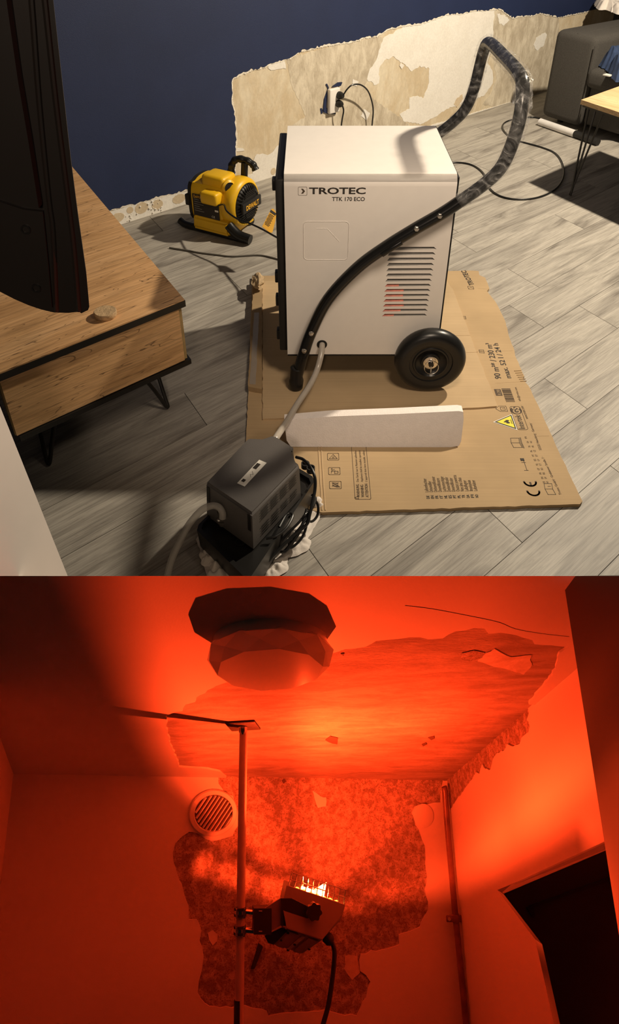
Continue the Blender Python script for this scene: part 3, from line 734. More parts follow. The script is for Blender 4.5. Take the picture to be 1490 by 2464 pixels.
# square pictograms
for i, (u, v) in enumerate(((822, 1176), (819, 1142), (816, 1107))):
    a = hz(u, v, PZ)
    strokes('pictogram_frame', [closed(rrect(0, 0, .030, .034, .003))], a, Yx, Yy, .0013, M['inkb'], card)
    if i == 0: L_, F_ = [[(.009, .006), (.009, .02)], [(.011, .008), (.024, .026)], [(.011, .026), (.024, .008)], closed([(.012, .010), (.022, .010), (.024, .024), (.011, .024)])], [[(.006, .003), (.008, .003), (.008, .016), (.006, .016)][::-1]]
    elif i == 1: L_, F_ = [[(.006, .026), (.018, .024), (.022, .016)], [(.014, .026), (.016, .014)], closed([(.006, .006), (.014, .006), (.015, .016), (.005, .016)])], [arc(.024, .024, .0025, 0, 360, 8)[:-1]]
    else: L_, F_ = [closed([(.006, .005), (.006, .029), (.025, .017)]), [(.010, .014), (.010, .020)], [(.014, .015), (.014, .019)]], []
    strokes('pictogram', L_, a, Yx, Yy, .0015, M['inkb'], card, fills=F_)
# ------------------------------------------------------------------ foam packing piece
FY = hz(900, 1076, CZ).y
FN = V((0, -math.cos(math.radians(24)), math.sin(math.radians(24)))); FP = hz(900, 1076, CZ)
def fz(u, v): return pl(u, v, FP, FN)
loop = [fz(684, 1012), (fz(800, 1002)), fz(960, 996), fz(1000, 994), fz(1104, 989), fz(1115, 991), fz(1116, 1010), fz(1110, 1062), fz(1104, 1073), fz(1085, 1076), fz(900, 1076), fz(700, 1075), fz(690, 1060)]
m = min(p.z for p in loop); loop = [V((p.x, p.y, p.z - m + CZ)) for p in loop]
bm = NB(); prism(bm, loop, V((0, 0.03, 0.0)))
mk('foam_block', bm, M['foam'], label='long white foam packing strip standing on the carton before the dehumidifier', cat='foam', smooth=50)

# ------------------------------------------------------------------ dehumidifier
X0, X1, YF, YB, Z0, Z1 = -0.0735, 0.4245, 2.004, 2.492, 0.130, 0.748
BZ = CZ + 0.006
de = thing('dehumidifier', (0.18, 2.25, BZ), 'white wheeled dehumidifier with black tube frame standing on the cardboard', 'dehumidifier')
R_ = 0.032
prof = []
for k in range(9):
    t = math.radians(90 * k / 8); prof.append((YF + R_ - R_ * math.cos(t), Z1 - R_ + R_ * math.sin(t)))
prof2 = [(YF + YB - y, z) for y, z in reversed(prof)]
outl = prof + prof2 + [(YB, Z0)]
th = 0.002
bm = NB()
inn = [(min(max(y, YF + th), YB - th), min(z, Z1 - th)) for y, z in outl]
A = [[bm.verts.new(V((x, y, z))) for y, z in outl] for x in (X0, X1)]
B = [[bm.verts.new(V((x, y, z))) for y, z in inn] for x in (X0, X1)]
for i in range(len(outl) - 1):
    bm.faces.new((A[0][i], A[1][i], A[1][i + 1], A[0][i + 1])); bm.faces.new((B[0][i], B[0][i + 1], B[1][i + 1], B[1][i]))
    for s in (0, 1): bm.faces.new((A[s][i], A[s][i + 1], B[s][i + 1], B[s][i]) if s else (A[s][i + 1], A[s][i], B[s][i], B[s][i + 1]))
mk('housing', bm, M['white'], de, smooth=40)
# label face with the louvre slots cut out
def F(u, v, o=0.0):
    p = dep(u, v, YF); return V((p.x, YF + o, p.z))
def sp2(x, y): return F(900 + x / 6.208, 570 + y / 6.208)
s2 = [sp2(205, 280), sp2(240, 230), sp2(885, 230), sp2(925, 265)]
s14 = [sp2(118, 1190), sp2(160, 1150), sp2(760, 1148), sp2(795, 1180)]
slots = []
for k in range(14):
    t = (k - 1) / 12.0
    slots.append([a.lerp(b, t) for a, b in zip(s2, s14)])
zf = Z1 - R_
oc_ = F(775, 829)
hole = [oc_ + V((math.cos(t * math.pi / 10) * .015, 0, math.sin(t * math.pi / 10) * .015)) for t in range(20)]
loopo = [V((X0, YF, Z0)), V((X1, YF, Z0)), V((X1, YF, zf + .0004)), V((X0, YF, zf + .0004))]
bm = NB(); prism(bm, [loopo] + [list(s) for s in slots] + [hole], V((0, th, 0))); mk('label_panel', bm, M['white'], de, smooth=0)
for i_, s in enumerate(slots):          # pressed-in louvre lip behind every slot
    lb, lt, rt, rb = s
    off = V((0, 0.012, 0.0)); k_ = .0
    bm = NB(); prism(bm, [lb + V((0, th, 0)), rb + V((0, th, 0)), rt + off - V((0, 0, .002)), lt + off - V((0, 0, .002))], V((0, .0008, .0008)))
    mk('louvre', bm, M['greyin'], de, smooth=0)
    if i_ >= 7:                         # red lacquered coil glimpsed through the lower slots
        e_ = (.30, .42, .42, .44, .46, .40, .26)[i_ - 7]
        bm = NB(); q_ = [lb + V((0, th - .0006, .0004)), lb.lerp(rb, e_) + V((0, th - .0006, .0004)), lt.lerp(rt, e_) + off * .9 - V((0, 0, .002)), lt + off * .9 - V((0, 0, .002))]
        prism(bm, q_, V((0, -.0006, .0003))); mk('coil_turn', bm, M['red'], de, smooth=0)
bm = NB(); box(bm, I4, X0 + .004, X1 - .004, YF + .03, YB - .004, Z0 + .004, Z1 - .02); mk('inner_shroud', bm, M['darkin'], de, smooth=0)
bm = NB(); box(bm, I4, X0, X1, YF, YB, Z0 - .006, Z0 + .002, .001); mk('base_plate', bm, M['blackmatt'], de, smooth=0)
bm = NB(); box(bm, I4, X1, X1 + .006, YF + .006, YB - .006, Z0, Z1 - .008); mk('rear_panel', bm, M['blackmatt'], de, smooth=0)
gr = None
bm = NB(); box(bm, I4, X0 - .026, X0, YF + .012, YB - .05, Z0 + .008, Z1 - .016, .004); gr = mk('front_grille', bm, M['blackmatt'], de, smooth=40)
for z_ in (.69, .30, .17, .385):
    bm = NB(); box(bm, I4, X0 - .036, X0 - .024, YF + .03, YF + .06, z_, z_ + .035, .003); mk('clip', bm, M['blackmatt'], gr)
bm = NB(); lathe(bm, V((oc_.x, YF + .002, oc_.z)), V((0, -1, 0)), [(.0105, 0), (.0105, .0045), (.0165, .0045), (.0175, .002), (.0175, 0)], 24); mk('outlet_ring', bm, M['rubber'], de)
# print
t0 = F(744, 466.5); t1 = F(880, 466.5); tp = F(744, 451)
text_obj('TROTEC', t0, V((1, 0, 0)), V((0, 0, 1)), t1.x - t0.x, tp.z - t0.z, M['ink'], de, bold=.026)
t0 = F(799, 483.5); t1 = F(878, 483.5); tp = F(799, 474)
text_obj('TTK 170 ECO', t0, V((1, 0, 0)), V((0, 0, 1)), t1.x - t0.x, tp.z - t0.z, M['ink'], de, bold=.02)
a = F(718, 470); w_ = F(739, 470).x - a.x; h_ = F(718, 450).z - a.z
strokes('logo_mark', [closed(rrect(0, 0, w_, h_, .003))], a, V((1, 0, 0)), V((0, 0, 1)), .0009, M['inkb'], de, fills=[[(w_ * .32, h_ * .2), (w_ * .52, h_ * .5), (w_ * .32, h_ * .8), (w_ * .55, h_ * .8), (w_ * .78, h_ * .5), (w_ * .55, h_ * .2)]])
a = F(731, 625); w_ = F(837, 625).x - a.x; h_ = F(731, 533).z - a.z
bm = NB()
tube(bm, [a + V((q[0], 0, q[1])) for q in closed(rrect(0, 0, w_, h_, .012, 5))], .0013, 6, 1, cap=False)
tube(bm, [a + V((q[0] * w_, 0.0002, q[1] * h_)) for q in ((.28, .82), (.52, .82), (.80, .48))], .0011, 6, 1)
mk('embossed_badge', bm, M['white'], de, smooth=60)
# tube frame
HR = 0.0185
near = [(-0.046, CZ + .03), (-0.040, 0.075), (-0.018, 0.165), (0.006, 0.245), (0.058, 0.365), (0.145, 0.474), (0.229, 0.545), (0.31, 0.602), (0.379, 0.647), (0.428, 0.684), (0.492, 0.737), (0.532, 0.785), (0.552, 0.85), (0.561, 0.92)]
NY, FYY = 1.966, 2.53
path = [V((x, NY, z)) for x, z in near] + [V((.564, NY + .02, .975)), V((.566, NY + .075, 1.008)), V((.567, 2.25, 1.012)), V((.566, FYY - .075, 1.008)), V((.564, FYY - .02, .975))] + [V((x, FYY, z)) for x, z in reversed(near)]
bm = NB(); tube(bm, path, HR, 16, 6)
fr = mk('tube_frame', bm, M['tubeblack'], de, smooth=60)
fp = smooth_path(path[9:19], 6) + smooth_path(path[18:22], 6)
def ffun(t, i):
    return lambda k: HR + .0045 + .0035 * noise.noise(V((i * .55, k * .9, 3.1))) + .003 * abs(noise.noise(V((i * 1.7, k * 2.3, 9.1))))
def ffun2(t, i):
    base = .0065 if 16 < i < 62 else .003
    return lambda k: HR + base + .005 * max(0, noise.noise(V((i * .5, k * .8, 3.1)))) + .004 * abs(noise.noise(V((i * 1.3, k * 2.3, 9.1)))) * (1 if base > .003 else .3)
bm = NB(); tube(bm, path[9:24], HR, 14, 6, cap=False, rfun=ffun2)
mk('film_wrap', bm, M['film'], fr, smooth=25, label='clear cling film wrapped round the handle')
for y_ in (NY, FYY):
    bm = NB(); lathe(bm, V((-0.0475, y_, BZ)), V((0.06, 0, 1)), [(.020, 0), (.0245, .006), (.0255, .035), (.022, .045), (.0215, .085), (.0185, .087)], 24)
    mk('foot_cap', bm, M['rubber'], de)
for (u, v) in ((732, 845), (749, 803), (1003, 551), (1059, 520)):
    p = dep(u, v, NY - HR - .002)
    bm = NB(); lathe(bm, V((p.x, NY - HR + .003, p.z)), V((0, -1, 0)), [(.0, 0), (.008, 0), (.008, .004), (.0065, .0045), (.0065, .0095), (.0, .0105)], 6 if u > 900 else 10)
    mk('bolt', bm, M['steel'], de, smooth=20)
bm = NB(); tube(bm, [V((.215, NY - .012, .526)), V((.24, NY - .015, .546)), V((.27, NY - .012, .566))], .010, 10, 4); mk('frame_crimp', bm, M['tubeblack'], de)
# wheels
WX, WR = 0.398, 0.118
def wheel(y0, s):
    c = V((WX, y0, BZ + WR)); ax = V((0, -s, 0))
    pr = []
    for k in range(13):
        t = math.radians(-100 + 200 * k / 12); pr.append((WR - .026 + .026 * math.cos(t), .030 * math.sin(t)))
    bm = NB(); lathe(bm, c, ax, pr + [(.072, .026), (.070, .021), (.060, .020), (.058, .0235), (.053, .0235), (.045, .012), (.032, .009), (.03, .016), (.02, .016), (0, .016)], 48)
    w = mk('wheel', bm, M['rubber'], de, smooth=50)
    bm = NB(); lathe(bm, c, ax, [(.0, .017), (.024, .017), (.024, .020), (.012, .022), (.0, .022)], 28); mk('washer', bm, M['steel'], w)
    bm = NB(); lathe(bm, c, ax, [(.0085, .018), (.0085, .034), (0, .035)], 16); mk('axle_end', bm, M['blackmatt'], w)
    # spring ring pin with its cross pin
    bm = NB(); rc_ = c + ax * .040 + V((0, 0, -.004))
    tube(bm, [rc_ + V((math.cos(t * math.pi / 12) * .023, 0.004 * math.sin(t * math.pi / 12), math.sin(t * math.pi / 12) * .023)) for t in range(25)], .0012, 6, 1, cap=False)
    tube(bm, [rc_ + V((0, 0, -.0225)), c + ax * .028 + V((0, 0, .012))], .002, 6, 1)
    mk('ring_pin', bm, M['steel'], w)
wheel(1.966, 1); wheel(2.53, -1)
bm = NB(); tube(bm, [V((WX, 1.97, BZ + WR)), V((WX, 2.526, BZ + WR))], .008, 10, 1); mk('axle', bm, M['steel'], de)
bm = NB(); tube(bm, [V((X1 + .004, 2.46, .33)), V((X1 + .018, 2.46, .30)), V((X1 + .03, 2.46, .245))], .011, 10, 4); mk('cord_grip', bm, M['blackmatt'], de)

# ------------------------------------------------------------------ condensate pump
pump = thing('condensate_pump', hz(620, 1240, 0), 'grey boxy condensate pump in a black tray on a white rag', 'pump')
PT, PB = 0.198, 0.085
top = [hz(u, v, PT) for u, v in ((607, 1238), (497, 1163), (499, 1156), (596, 1054), (604, 1052), (616, 1060), (634, 1061), (652, 1046), (664, 1048), (706, 1074), (704, 1082), (697, 1086), (696, 1094), (701, 1101), (717, 1113), (720, 1121))]
cb_ = sum(top, V()) / len(top)
def lower(p): 
    q = p - cb_; q = q * 1.05; return V((cb_.x + q.x, cb_.y + q.y, PB))
bm = NB()
T = [bm.verts.new(p) for p in top]; L = [bm.verts.new(lower(p)) for p in top]
f = bm.faces.new(T)
for i in range(len(T)):
    j = (i + 1) % len(T); bm.faces.new((T[i], T[j], L[j], L[i]))
bm.faces.new(L[::-1])
bmesh.ops.bevel(bm, geom=list({e for e in f.edges}), offset=0.006, segments=3, affect='EDGES')
mk('cover', bm, M['pumpgrey'], pump, smooth=35)
# side with louvres (right face) and slits (front face)
p0, p1 = top[0], top[-1]; q0, q1 = lower(p0), lower(p1)
xr = (p1 - p0).normalized(); nr = V((xr.y, -xr.x, 0))
def onr(s, t, o=.0012): 
    return p0.lerp(p1, s).lerp(q0.lerp(q1, s), t) + nr * o
for band, t0 in ((0, .14), (1, .58)):
    for r in range(4):
        for c_ in range(4):
            s0 = .16 + c_ * .20; t = t0 + r * .075 - (.0 if band == 0 else 0)
            if band == 1 and r == 3 and c_ > 1: continue
            bm = NB(); prism(bm, [onr(s0, t), onr(s0 + .15, t), onr(s0 + .15, t + .022), onr(s0, t + .022)], nr * .0006); mk('vent_slot', bm, M['black'], pump, smooth=0)
pl0, pl1 = top[0], top[1]; ql0, ql1 = lower(pl0), lower(pl1)
nl = V((-(pl1 - pl0).y, (pl1 - pl0).x, 0)).normalized()
if nl.y > 0: nl = -nl
for s in (.06, .95):
    f0 = lambda s_, t_: pl0.lerp(pl1, s_).lerp(ql0.lerp(ql1, s_), t_) + nl * .0015
    bm = NB(); prism(bm, [f0(s - .03, .06), f0(s + .03, .06), f0(s + .03, .50), f0(s - .03, .50)], nl * .0008); mk('slit', bm, M['black'], pump, smooth=0)
# sticker
a = hz(589, 1171, PT + .0006); b = hz(642, 1114, PT + .0006); xx = (b - a); yy = V((-xx.y, xx.x, 0)).normalized(); 
strokes('sticker', [], a, xx, yy, .001, M['wprint'], pump, thick=.0005, fills=[[(0, 0), (xx.length, 0), (xx.length, .0235), (0, .0235)]])
a2 = a + V((0, 0, .0008))
strokes('sticker_print', [[(.035, .006), (.043, .012), (.047, .006), (.055, .014)]], a2, xx, yy, .0012, simple('sticker_grey', (.35, .33, .3)), pump, fills=[])
strokes('sticker_code', [], a2, xx, yy, .001, M['ink'], pump, fills=[[(.066, .010), (.088, .010), (.088, .021), (.066, .021)], [(.011, .010), (.021, .010), (.021, .019), (.011, .019)]])
# tray
tp_ = [hz(u, v, .092) for u, v in ((601, 1392), (588, 1388), (474, 1276), (478, 1262), (648, 1094), (664, 1094), (752, 1146), (757, 1158))]
ct_ = sum(tp_, V()) / len(tp_)
def sc(p, k, z): q = p - ct_; return V((ct_.x + q.x * k, ct_.y + q.y * k, z))
bm = NB(); rings = [[bm.verts.new(sc(p, k, z)) for p in tp_] for k, z in ((.93, .004), (.98, .03), (1.0, .092), (.93, .092), (.92, .08))]
bm.faces.new(rings[0][::-1])
for a_, b_ in zip(rings, rings[1:]):
    for i in range(len(a_)): j = (i + 1) % len(a_); bm.faces.new((a_[i], a_[j], b_[j], b_[i]))
bm.faces.new(rings[-1])
mk('tray', bm, M['black'], pump, smooth=30)
c = hz(578, 1305, .081); bm = NB(); lathe(bm, c, V((0, 0, 1)), [(.013, 0), (.013, .004), (.010, .004), (.010, .001), (0, .001)], 20); mk('tray_plug', bm, M['blackmatt'], pump)
for k, (u, v) in enumerate(((735, 1118), (748, 1128))):
    c = hz(u, v, .092); bm = NB(); lathe(bm, c - V((0, 0, .01)), V((0, 0, 1)), [(.012, 0), (.012, .016), (.009, .016), (.009, .004), (0, .004)], 18); mk('tray_port', bm, M['blackmatt'], pump)
# elbow
e0 = hz(535, 1252, .10); 
bm = NB(); tube(bm, [e0 + V((0, 0, -.015)), e0 + V((0, 0, .02)), e0 + V((-.002, .0, .035))], .010, 12, 4); lathe(bm, e0 + V((0, 0, -.004)), V((0, 0, 1)), [(.0, 0), (.014, 0), (.014, .008), (0, .008)], 14)
mk('hose_elbow', bm, simple('smoky_elbow', (.10, .09, .08), .25), pump)
bm = NB(); bmesh.ops.create_icosphere(bm, subdivisions=2, radius=.006, matrix=Matrix.Translation(hz(527, 1252, .105))); mk('check_ball', bm, M['steel'], pump)
# hoses
bm = NB(); tube(bm, [oc_ + V((0, .02, .001)), oc_ + V((0, -.012, 0)), dep(772, 858, 1.962), dep(762, 893, 1.925), dep(745, 928, 1.86), dep(716, 972, 1.76), dep(692, 1012, 1.66), dep(668, 1048, 1.535), dep(660, 1062, 1.505)], .0098, 14, 6)
mk('drain_hose', bm, M['hose'], label='cloudy grey drain hose running from the dehumidifier outlet to the pump', cat='hose', smooth=60)
bm = NB(); tube(bm, [hz(536, 1246, .132), hz(535, 1232, .150), hz(526, 1220, .160), hz(510, 1217, .160), hz(485, 1228, .15), hz(455, 1262, .12), hz(432, 1305, .09), hz(414, 1345, .06), hz(403, 1386, .03), hz(398, 1405, .0125), hz(396, 1420, .0125)], .0092, 14, 6)
mk('outlet_hose', bm, M['clear'], label='clear plastic hose curving from the pump elbow down to the floor at lower left', cat='hose', smooth=60)
# rag under the pump
def inpoly(p, poly):
    c = False; j = len(poly) - 1
    for i in range(len(poly)):
        if (poly[i].y > p.y) != (poly[j].y > p.y) and p.x < (poly[j].x - poly[i].x) * (p.y - poly[i].y) / (poly[j].y - poly[i].y) + poly[i].x: c = not c
        j = i
    return c
def radial_cloth(bm, outline, zfun, rings=26, wav=0.006, seed=1):
    """sheet spanned from the middle of a closed outline (2D) with a wavy hem"""
    P = [V((p.x, p.y, 0)) for p in outline]
    P = smooth_path(P + [P[0]], 10)[:-1]
    c = sum(P, V()) / len(P); n = len(P)
    hem = [p + (p - c).normalized() * wav * noise.noise(p * 38 + V((seed, 0, 0))) for p in P]
    cen = bm.verts.new(V((c.x, c.y, zfun(c, 0.0)))); prev = None
    for r in range(1, rings + 1):
        t = r / rings
        cur = []
        for p in hem:
            q = c + (p - c) * t; cur.append(bm.verts.new(V((q.x, q.y, zfun(q, t)))))
        for k in range(n):
            k2 = (k + 1) % n
            if prev is None: bm.faces.new((cen, cur[k], cur[k2]))
            else: bm.faces.new((prev[k], cur[k], cur[k2], prev[k2]))
        prev = cur
bm = NB()
ol = [V(hz(u, v)[:2]) for u, v in ((470, 1300), (486, 1345), (497, 1385), (498, 1412), (560, 1418), (610, 1418), (690, 1350), (740, 1300), (772, 1240), (778, 1200), (700, 1130), (640, 1115), (560, 1200))]
tin = [V(sc(p, 0.97, 0)[:2]) for p in tp_]
def ragz(q, t):
    if inpoly(V((q.x, q.y)), tin): return .002
    f_ = .012 * abs(noise.noise(q * 26)) + .016 * max(0, noise.noise(q * 13 + V((3, 3, 3)))) + .004 * noise.noise(q * 70)
    return .003 + max(0, f_) * (1 - .6 * t ** 8)
radial_cloth(bm, ol, ragz, 40)
# crumpled corner standing up at the left front of the tray and a flap at the right
for (cu_, cv_, hgt, rad, sd) in ((505, 1345, .05, .03, 1), (530, 1370, .04, .035, 2), (700, 1300, .03, .05, 3), (765, 1215, .035, .022, 4), (655, 1355, .02, .05, 5)):
    c0 = hz(cu_, cv_, .004)
    out_ = [V((c0.x + rad * (1 + .25 * math.sin(3 * t + sd)) * math.cos(t), c0.y + rad * (1 + .2 * math.cos(2 * t + sd)) * math.sin(t))) for t in [k * .6283 for k in range(10)]]
    radial_cloth(bm, out_, lambda q, t: max(.003, .004 + hgt * (1 - t ** 2) * (.45 + 1.0 * abs(noise.noise(q * 40 + V((sd, 0, 0))))) + .006 * (1 - t) * noise.noise(q * 110)), 14, .008, sd)
mk('white_rag', bm, M['cloth'], label='crumpled white rag spread on the floor under the black pump tray', cat='cloth', smooth=70)
bm = NB(); prism(bm, [hz(646, 1052, .12), hz(660, 1040, .13), hz(664, 1060, .12)], V((0, .002, .001)))
# power lead of the pump, bundled
def H(u, v, z): return hz(u, v, z)
lead = thing('pump_power_lead', H(720, 1260, .02), 'bundled black power lead hanging over the right side of the pump tray', 'cable')
def strand(pts, r=.0036):
    bm = NB(); tube(bm, [H(*p) for p in pts], r, 8, 6); mk('strand', bm, M['cable'], lead)
strand([(713, 1100, .12), (730, 1106, .13), (748, 1125, .13), (758, 1150, .12), (758, 1180, .10), (752, 1210, .09), (745, 1240, .08), (738, 1262, .07), (705, 1290, .06), (660, 1335, .05), (625, 1375, .03), (605, 1410, .01)], .0045)
strand([(752, 1195, .09), (765, 1215, .07), (764, 1240, .05), (750, 1255, .05), (738, 1245, .07), (752, 1222, .08), (760, 1200, .085), (750, 1190, .09)])
strand([(738, 1225, .085), (728, 1260, .07), (706, 1300, .05), (682, 1328, .03), (672, 1320, .04), (682, 1295, .06), (715, 1262, .075), (735, 1240, .08)])
strand([(742, 1235, .08), (735, 1275, .055), (722, 1300, .04), (700, 1318, .035), (698, 1300, .05), (722, 1270, .07), (740, 1245, .075)])
strand([(733, 1240, .08), (724, 1275, .06), (700, 1312, .04), (688, 1326, .035), (676, 1328, .035)])
strand([(740, 1228, .085), (735, 1238, .088), (728, 1246, .082), (736, 1250, .07), (746, 1240, .075), (740, 1228, .085)], .0022)
strand([(640, 1296, .093), (665, 1290, .095), (690, 1270, .097), (705, 1240, .098), (690, 1238, .098), (672, 1268, .097)])

# ------------------------------------------------------------------ yellow air mover
FA = V((0.87, -0.493, 0)).normalized(); FB = V((FA.y, -FA.x, 0)); FZ = V((0, 0, 1))
FO = V((-0.392, 3.285, 0))
FF = frame(FO, FA, FB, FZ)
def fp_(a, b, z): return FF @ V((a, b, z))
fan = thing('air_mover', FO, 'compact yellow and black drying fan on the floor by the blue wall', 'fan')
# barrel: rounded D section, flat towards the label side
sec = []
RB = 0.110; ZC = 0.150
for k in range(40):
    t = 2 * math.pi * k / 40; b_, z_ = math.cos(t), math.sin(t)
    e = 4.2 if b_ > 0 and z_ < .75 else 2.6; rr = (abs(b_) ** e + abs(z_) ** e) ** (-1 / e)
    sec.append((b_ * rr * RB, ZC + z_ * rr * RB))
def barrel(bm, stations):
    rings = []
    for a, k, dz in stations: rings.append([bm.verts.new(fp_(a, b * k, ZC + (z - ZC) * k + dz)) for b, z in sec])
    for A_, B_ in zip(rings, rings[1:]):
        for i in range(40): j = (i + 1) % 40; bm.faces.new((A_[i], A_[j], B_[j], B_[i]))
    bm.faces.new(rings[0][::-1]); bm.faces.new(rings[-1])
bm = NB(); barrel(bm, [(-.135, .93, 0), (-.128, .99, 0), (-.10, 1, 0), (.035, 1, 0), (.045, .97, 0)]); mk('volute_housing', bm, M['yellow'], fan, smooth=35)
bm = NB(); barrel(bm, [(-.155, .90, 0), (-.150, .97, 0), (-.134, .97, 0)]); mk('rear_rim', bm, M['blackmatt'], fan, smooth=35)
bm = NB(); box(bm, FF, -.165, -.14, .085, .115, .13, .185, .006); mk('rear_latch', bm, M['blackmatt'], fan)
GC = V((.045, 0, ZC - .005))
bm = NB(); lathe(bm, FF @ V((.035, -.005, ZC)), FA, [(.114, 0), (.121, .012), (.121, .045), (.117, .060), (.106, .072), (.098, .075), (.094, .068), (.0, .066)], 48, FZ); mk('intake_shroud', bm, M['yellow'], fan, smooth=40)
# black domed grille with ribs
ga = .035 + .064
bm = NB(); lathe(bm, FF @ V((ga, -.005, ZC)), FA, [(.094, 0), (.094, .006), (.087, .016), (.066, .026), (.0, .030)], 40, FZ); gri = mk('intake_grille', bm, M['blackmatt'], fan, smooth=40)
def gp(ang, r, h): return FF @ V((ga + h, -.005 + r * math.cos(ang), ZC + r * math.sin(ang)))
for k in range(34):
    an = 2 * math.pi * k / 34
    bm = NB(); tube(bm, [gp(an, .091, .010), gp(an, .082, .022), gp(an, .067, .030)], .0032, 5, 2); mk('grille_rib', bm, M['black'], gri)
GF = frame(FF @ V((ga + .027, -.005, ZC)), -FB, FZ, FA)
bm = NB(); box(bm, GF @ Matrix.Rotation(math.radians(0), 4, 'Z'), -.078, .078, -.024, .026, 0, .014, .005); mk('grille_badge', bm, M['blackmatt'], gri)
text_obj('DEWALT', GF @ V((-.053, -.011, .0145)), -FB, FZ, .106, .023, M['ytag'], gri, bold=.03, thick=.0006)
for zz_ in (.040, .048, .056, .064, -.038, -.046, -.054):
    w2 = .058 - abs(zz_) * .35
    bm = NB(); box(bm, GF, -w2, w2, zz_ - .0018, zz_ + .0018, 0, .004); mk('grille_slat', bm, M['black'], gri, smooth=0)
# base block, skids
bm = NB()
prb = [(-.13, .0), (.13, .0)]
sect = [(.06, .02), (.118, .02), (.128, .035), (.122, .085), (.10, .10), (.0, .12), (-.08, .10), (-.10, .02)]
r0 = [bm.verts.new(fp_(-.12, b, z)) for b, z in sect]; r1 = [bm.verts.new(fp_(.085, b, z)) for b, z in sect]
bm.faces.new(r0[::-1]); bm.faces.new(r1)
for i in range(len(sect)): j = (i + 1) % len(sect); bm.faces.new((r0[i], r0[j], r1[j], r1[i]))
bmesh.ops.bevel(bm, geom=bm.edges[:], offset=.008, segments=2, affect='EDGES', clamp_overlap=True)
mk('base_block', bm, M['yellow'], fan, smooth=40)
for b_, x9 in ((.098, .185), (-.095, .075)):
    bm = NB(); tube(bm, [fp_(-.225, b_ - .004, .030), fp_(-.19, b_, .019), fp_(-.12, b_, .018), fp_(.02, b_, .018), fp_(x9 - .04, b_ + .002, .019), fp_(x9, b_ + .004, .021)], .018, 14, 4); mk('skid', bm, M['rubber'], fan, smooth=60)
bm = NB(); tube(bm, [fp_(.075, .104, .075), fp_(.10, .106, .055), fp_(.135, .105, .035), fp_(.19, .10, .026)], .024, 14, 4); mk('front_bumper', bm, M['rubber'], fan, smooth=60)
# motor box, cord box, handle
bm = NB(); box(bm, FF, -.08, .05, -.02, .092, ZC + .05, ZC + .140, .020, 4); mk('switch_housing', bm, M['yellow'], fan, smooth=40)
bm = NB(); lathe(bm, fp_(.040, .055, ZC + .095), FA * .9 + FB * .45, [(.0, 0), (.036, 0), (.034, .025), (.025, .032), (.024, .022), (0, .020)], 26); mk('switch_collar', bm, M['yellow'], fan, smooth=40)
bm = NB(); lathe(bm, fp_(.040, .055, ZC + .095) + (FA * .9 + FB * .45).normalized() * .0255, FA * .9 + FB * .45, [(.0235, 0), (.0235, .004), (.012, .006), (.0, .009)], 20); mk('switch_knob', bm, M['black'], fan)
bm = NB(); box(bm, FF, -.05, .045, .085, .150, ZC + .022, ZC + .082, .014, 3); mk('cord_box', bm, M['yellow'], fan, smooth=40)
hp = [fp_(-.005, -.05, ZC + .115), fp_(.0, -.055, ZC + .15), fp_(.02, -.065, ZC + .178), fp_(.06, -.078, ZC + .178), fp_(.095, -.088, ZC + .160), fp_(.11, -.09, ZC + .135)]
bm = NB(); tube(bm, hp, .015, 12, 5, rfun=lambda t, i: .0165 + .0018 * math.sin(i * 1.6)); mk('handle', bm, M['rubber'], fan, smooth=60)
bm = NB(); tube(bm, [fp_(.06, -.075, ZC + .168), fp_(.055, -.07, ZC + .09)], .017, 10, 2); mk('handle_post', bm, M['rubber'], fan, smooth=60)
# rating label
LF = frame(fp_(-.118, RB + .0022, ZC - .064), FA, FZ, FB)
strokes('rating_label', [], LF @ V((0, 0, 0)), FA, FZ, .001, M['ink'], fan, thick=.001, fills=[[(0, 0), (.150, 0), (.150, .112), (0, .112)]])
text_obj('DeWALT', LF @ V((.008, .093, .0016)), FA, FZ, .062, .014, M['ytag'], fan, bold=.02)
for k in range(6):
    strokes('label_line', [], LF @ V((.008, .084 - k * .011, .0016)), FA, FZ, .001, M['greyin'], fan, fills=[[(0, 0), (.03 + .012 * (k % 3), 0), (.03 + .012 * (k % 3), .0028), (0, .0028)]])
text_obj('CE', LF @ V((.105, .012, .0016)), FA, FZ, .018, .010, M['wprint'], fan)
strokes('label_tag', [], LF @ V((.125, .045, .0016)), FA, FZ, .001, M['wprint'], fan, fills=[[(0, 0), (.020, 0), (.020, .009), (0, .009)]])
# its cord and the yellow warning tag
bm = NB(); tube(bm, [fp_(.03, .130, ZC + .020), dep(538, 492, 3.12), dep(546, 508, 3.06), dep(570, 526, 3.0), dep(600, 537, 2.95), dep(630, 551, 2.88), dep(655, 565, 2.8), dep(680, 580, 2.72), dep(700, 600, 2.62)], .0042, 8, 6)
mk('fan_power_cord', bm, M['cable'], label='thin black cord from the yellow fan running behind the dehumidifier', cat='cable', smooth=60)
tg = thing('warning_tag', dep(640, 556, 2.86), 'small yellow warning tag with printed lines hanging on the fan cord', 'tag')
TGN = V((.35, -1, .9)).normalized(); TGP = dep(640, 556, 2.86)
tl = [pl(u, v, TGP, TGN) for u, v in ((631, 545), (653, 503), (658, 502), (666, 513), (662, 535), (656, 559), (650, 560))]
bm = NB(); prism(bm, tl, -TGN * .0016); mk('tag_card', bm, M['ytag'], tg, smooth=0)
_o = TGN * .0008; a = pl(653, 504, TGP + _o, TGN); xx = (pl(666, 513, TGP + _o, TGN) - a); yy = pl(633, 545, TGP + _o, TGN) - a
bm = NB()
def tq(s0, t0, s1, t1):
    bm.faces.new([bm.verts.new(a + xx * s + yy * t) for s, t in ((s0, t0), (s1, t0), (s1, t1), (s0, t1))])
tq(-.05, .02, .98, .15)
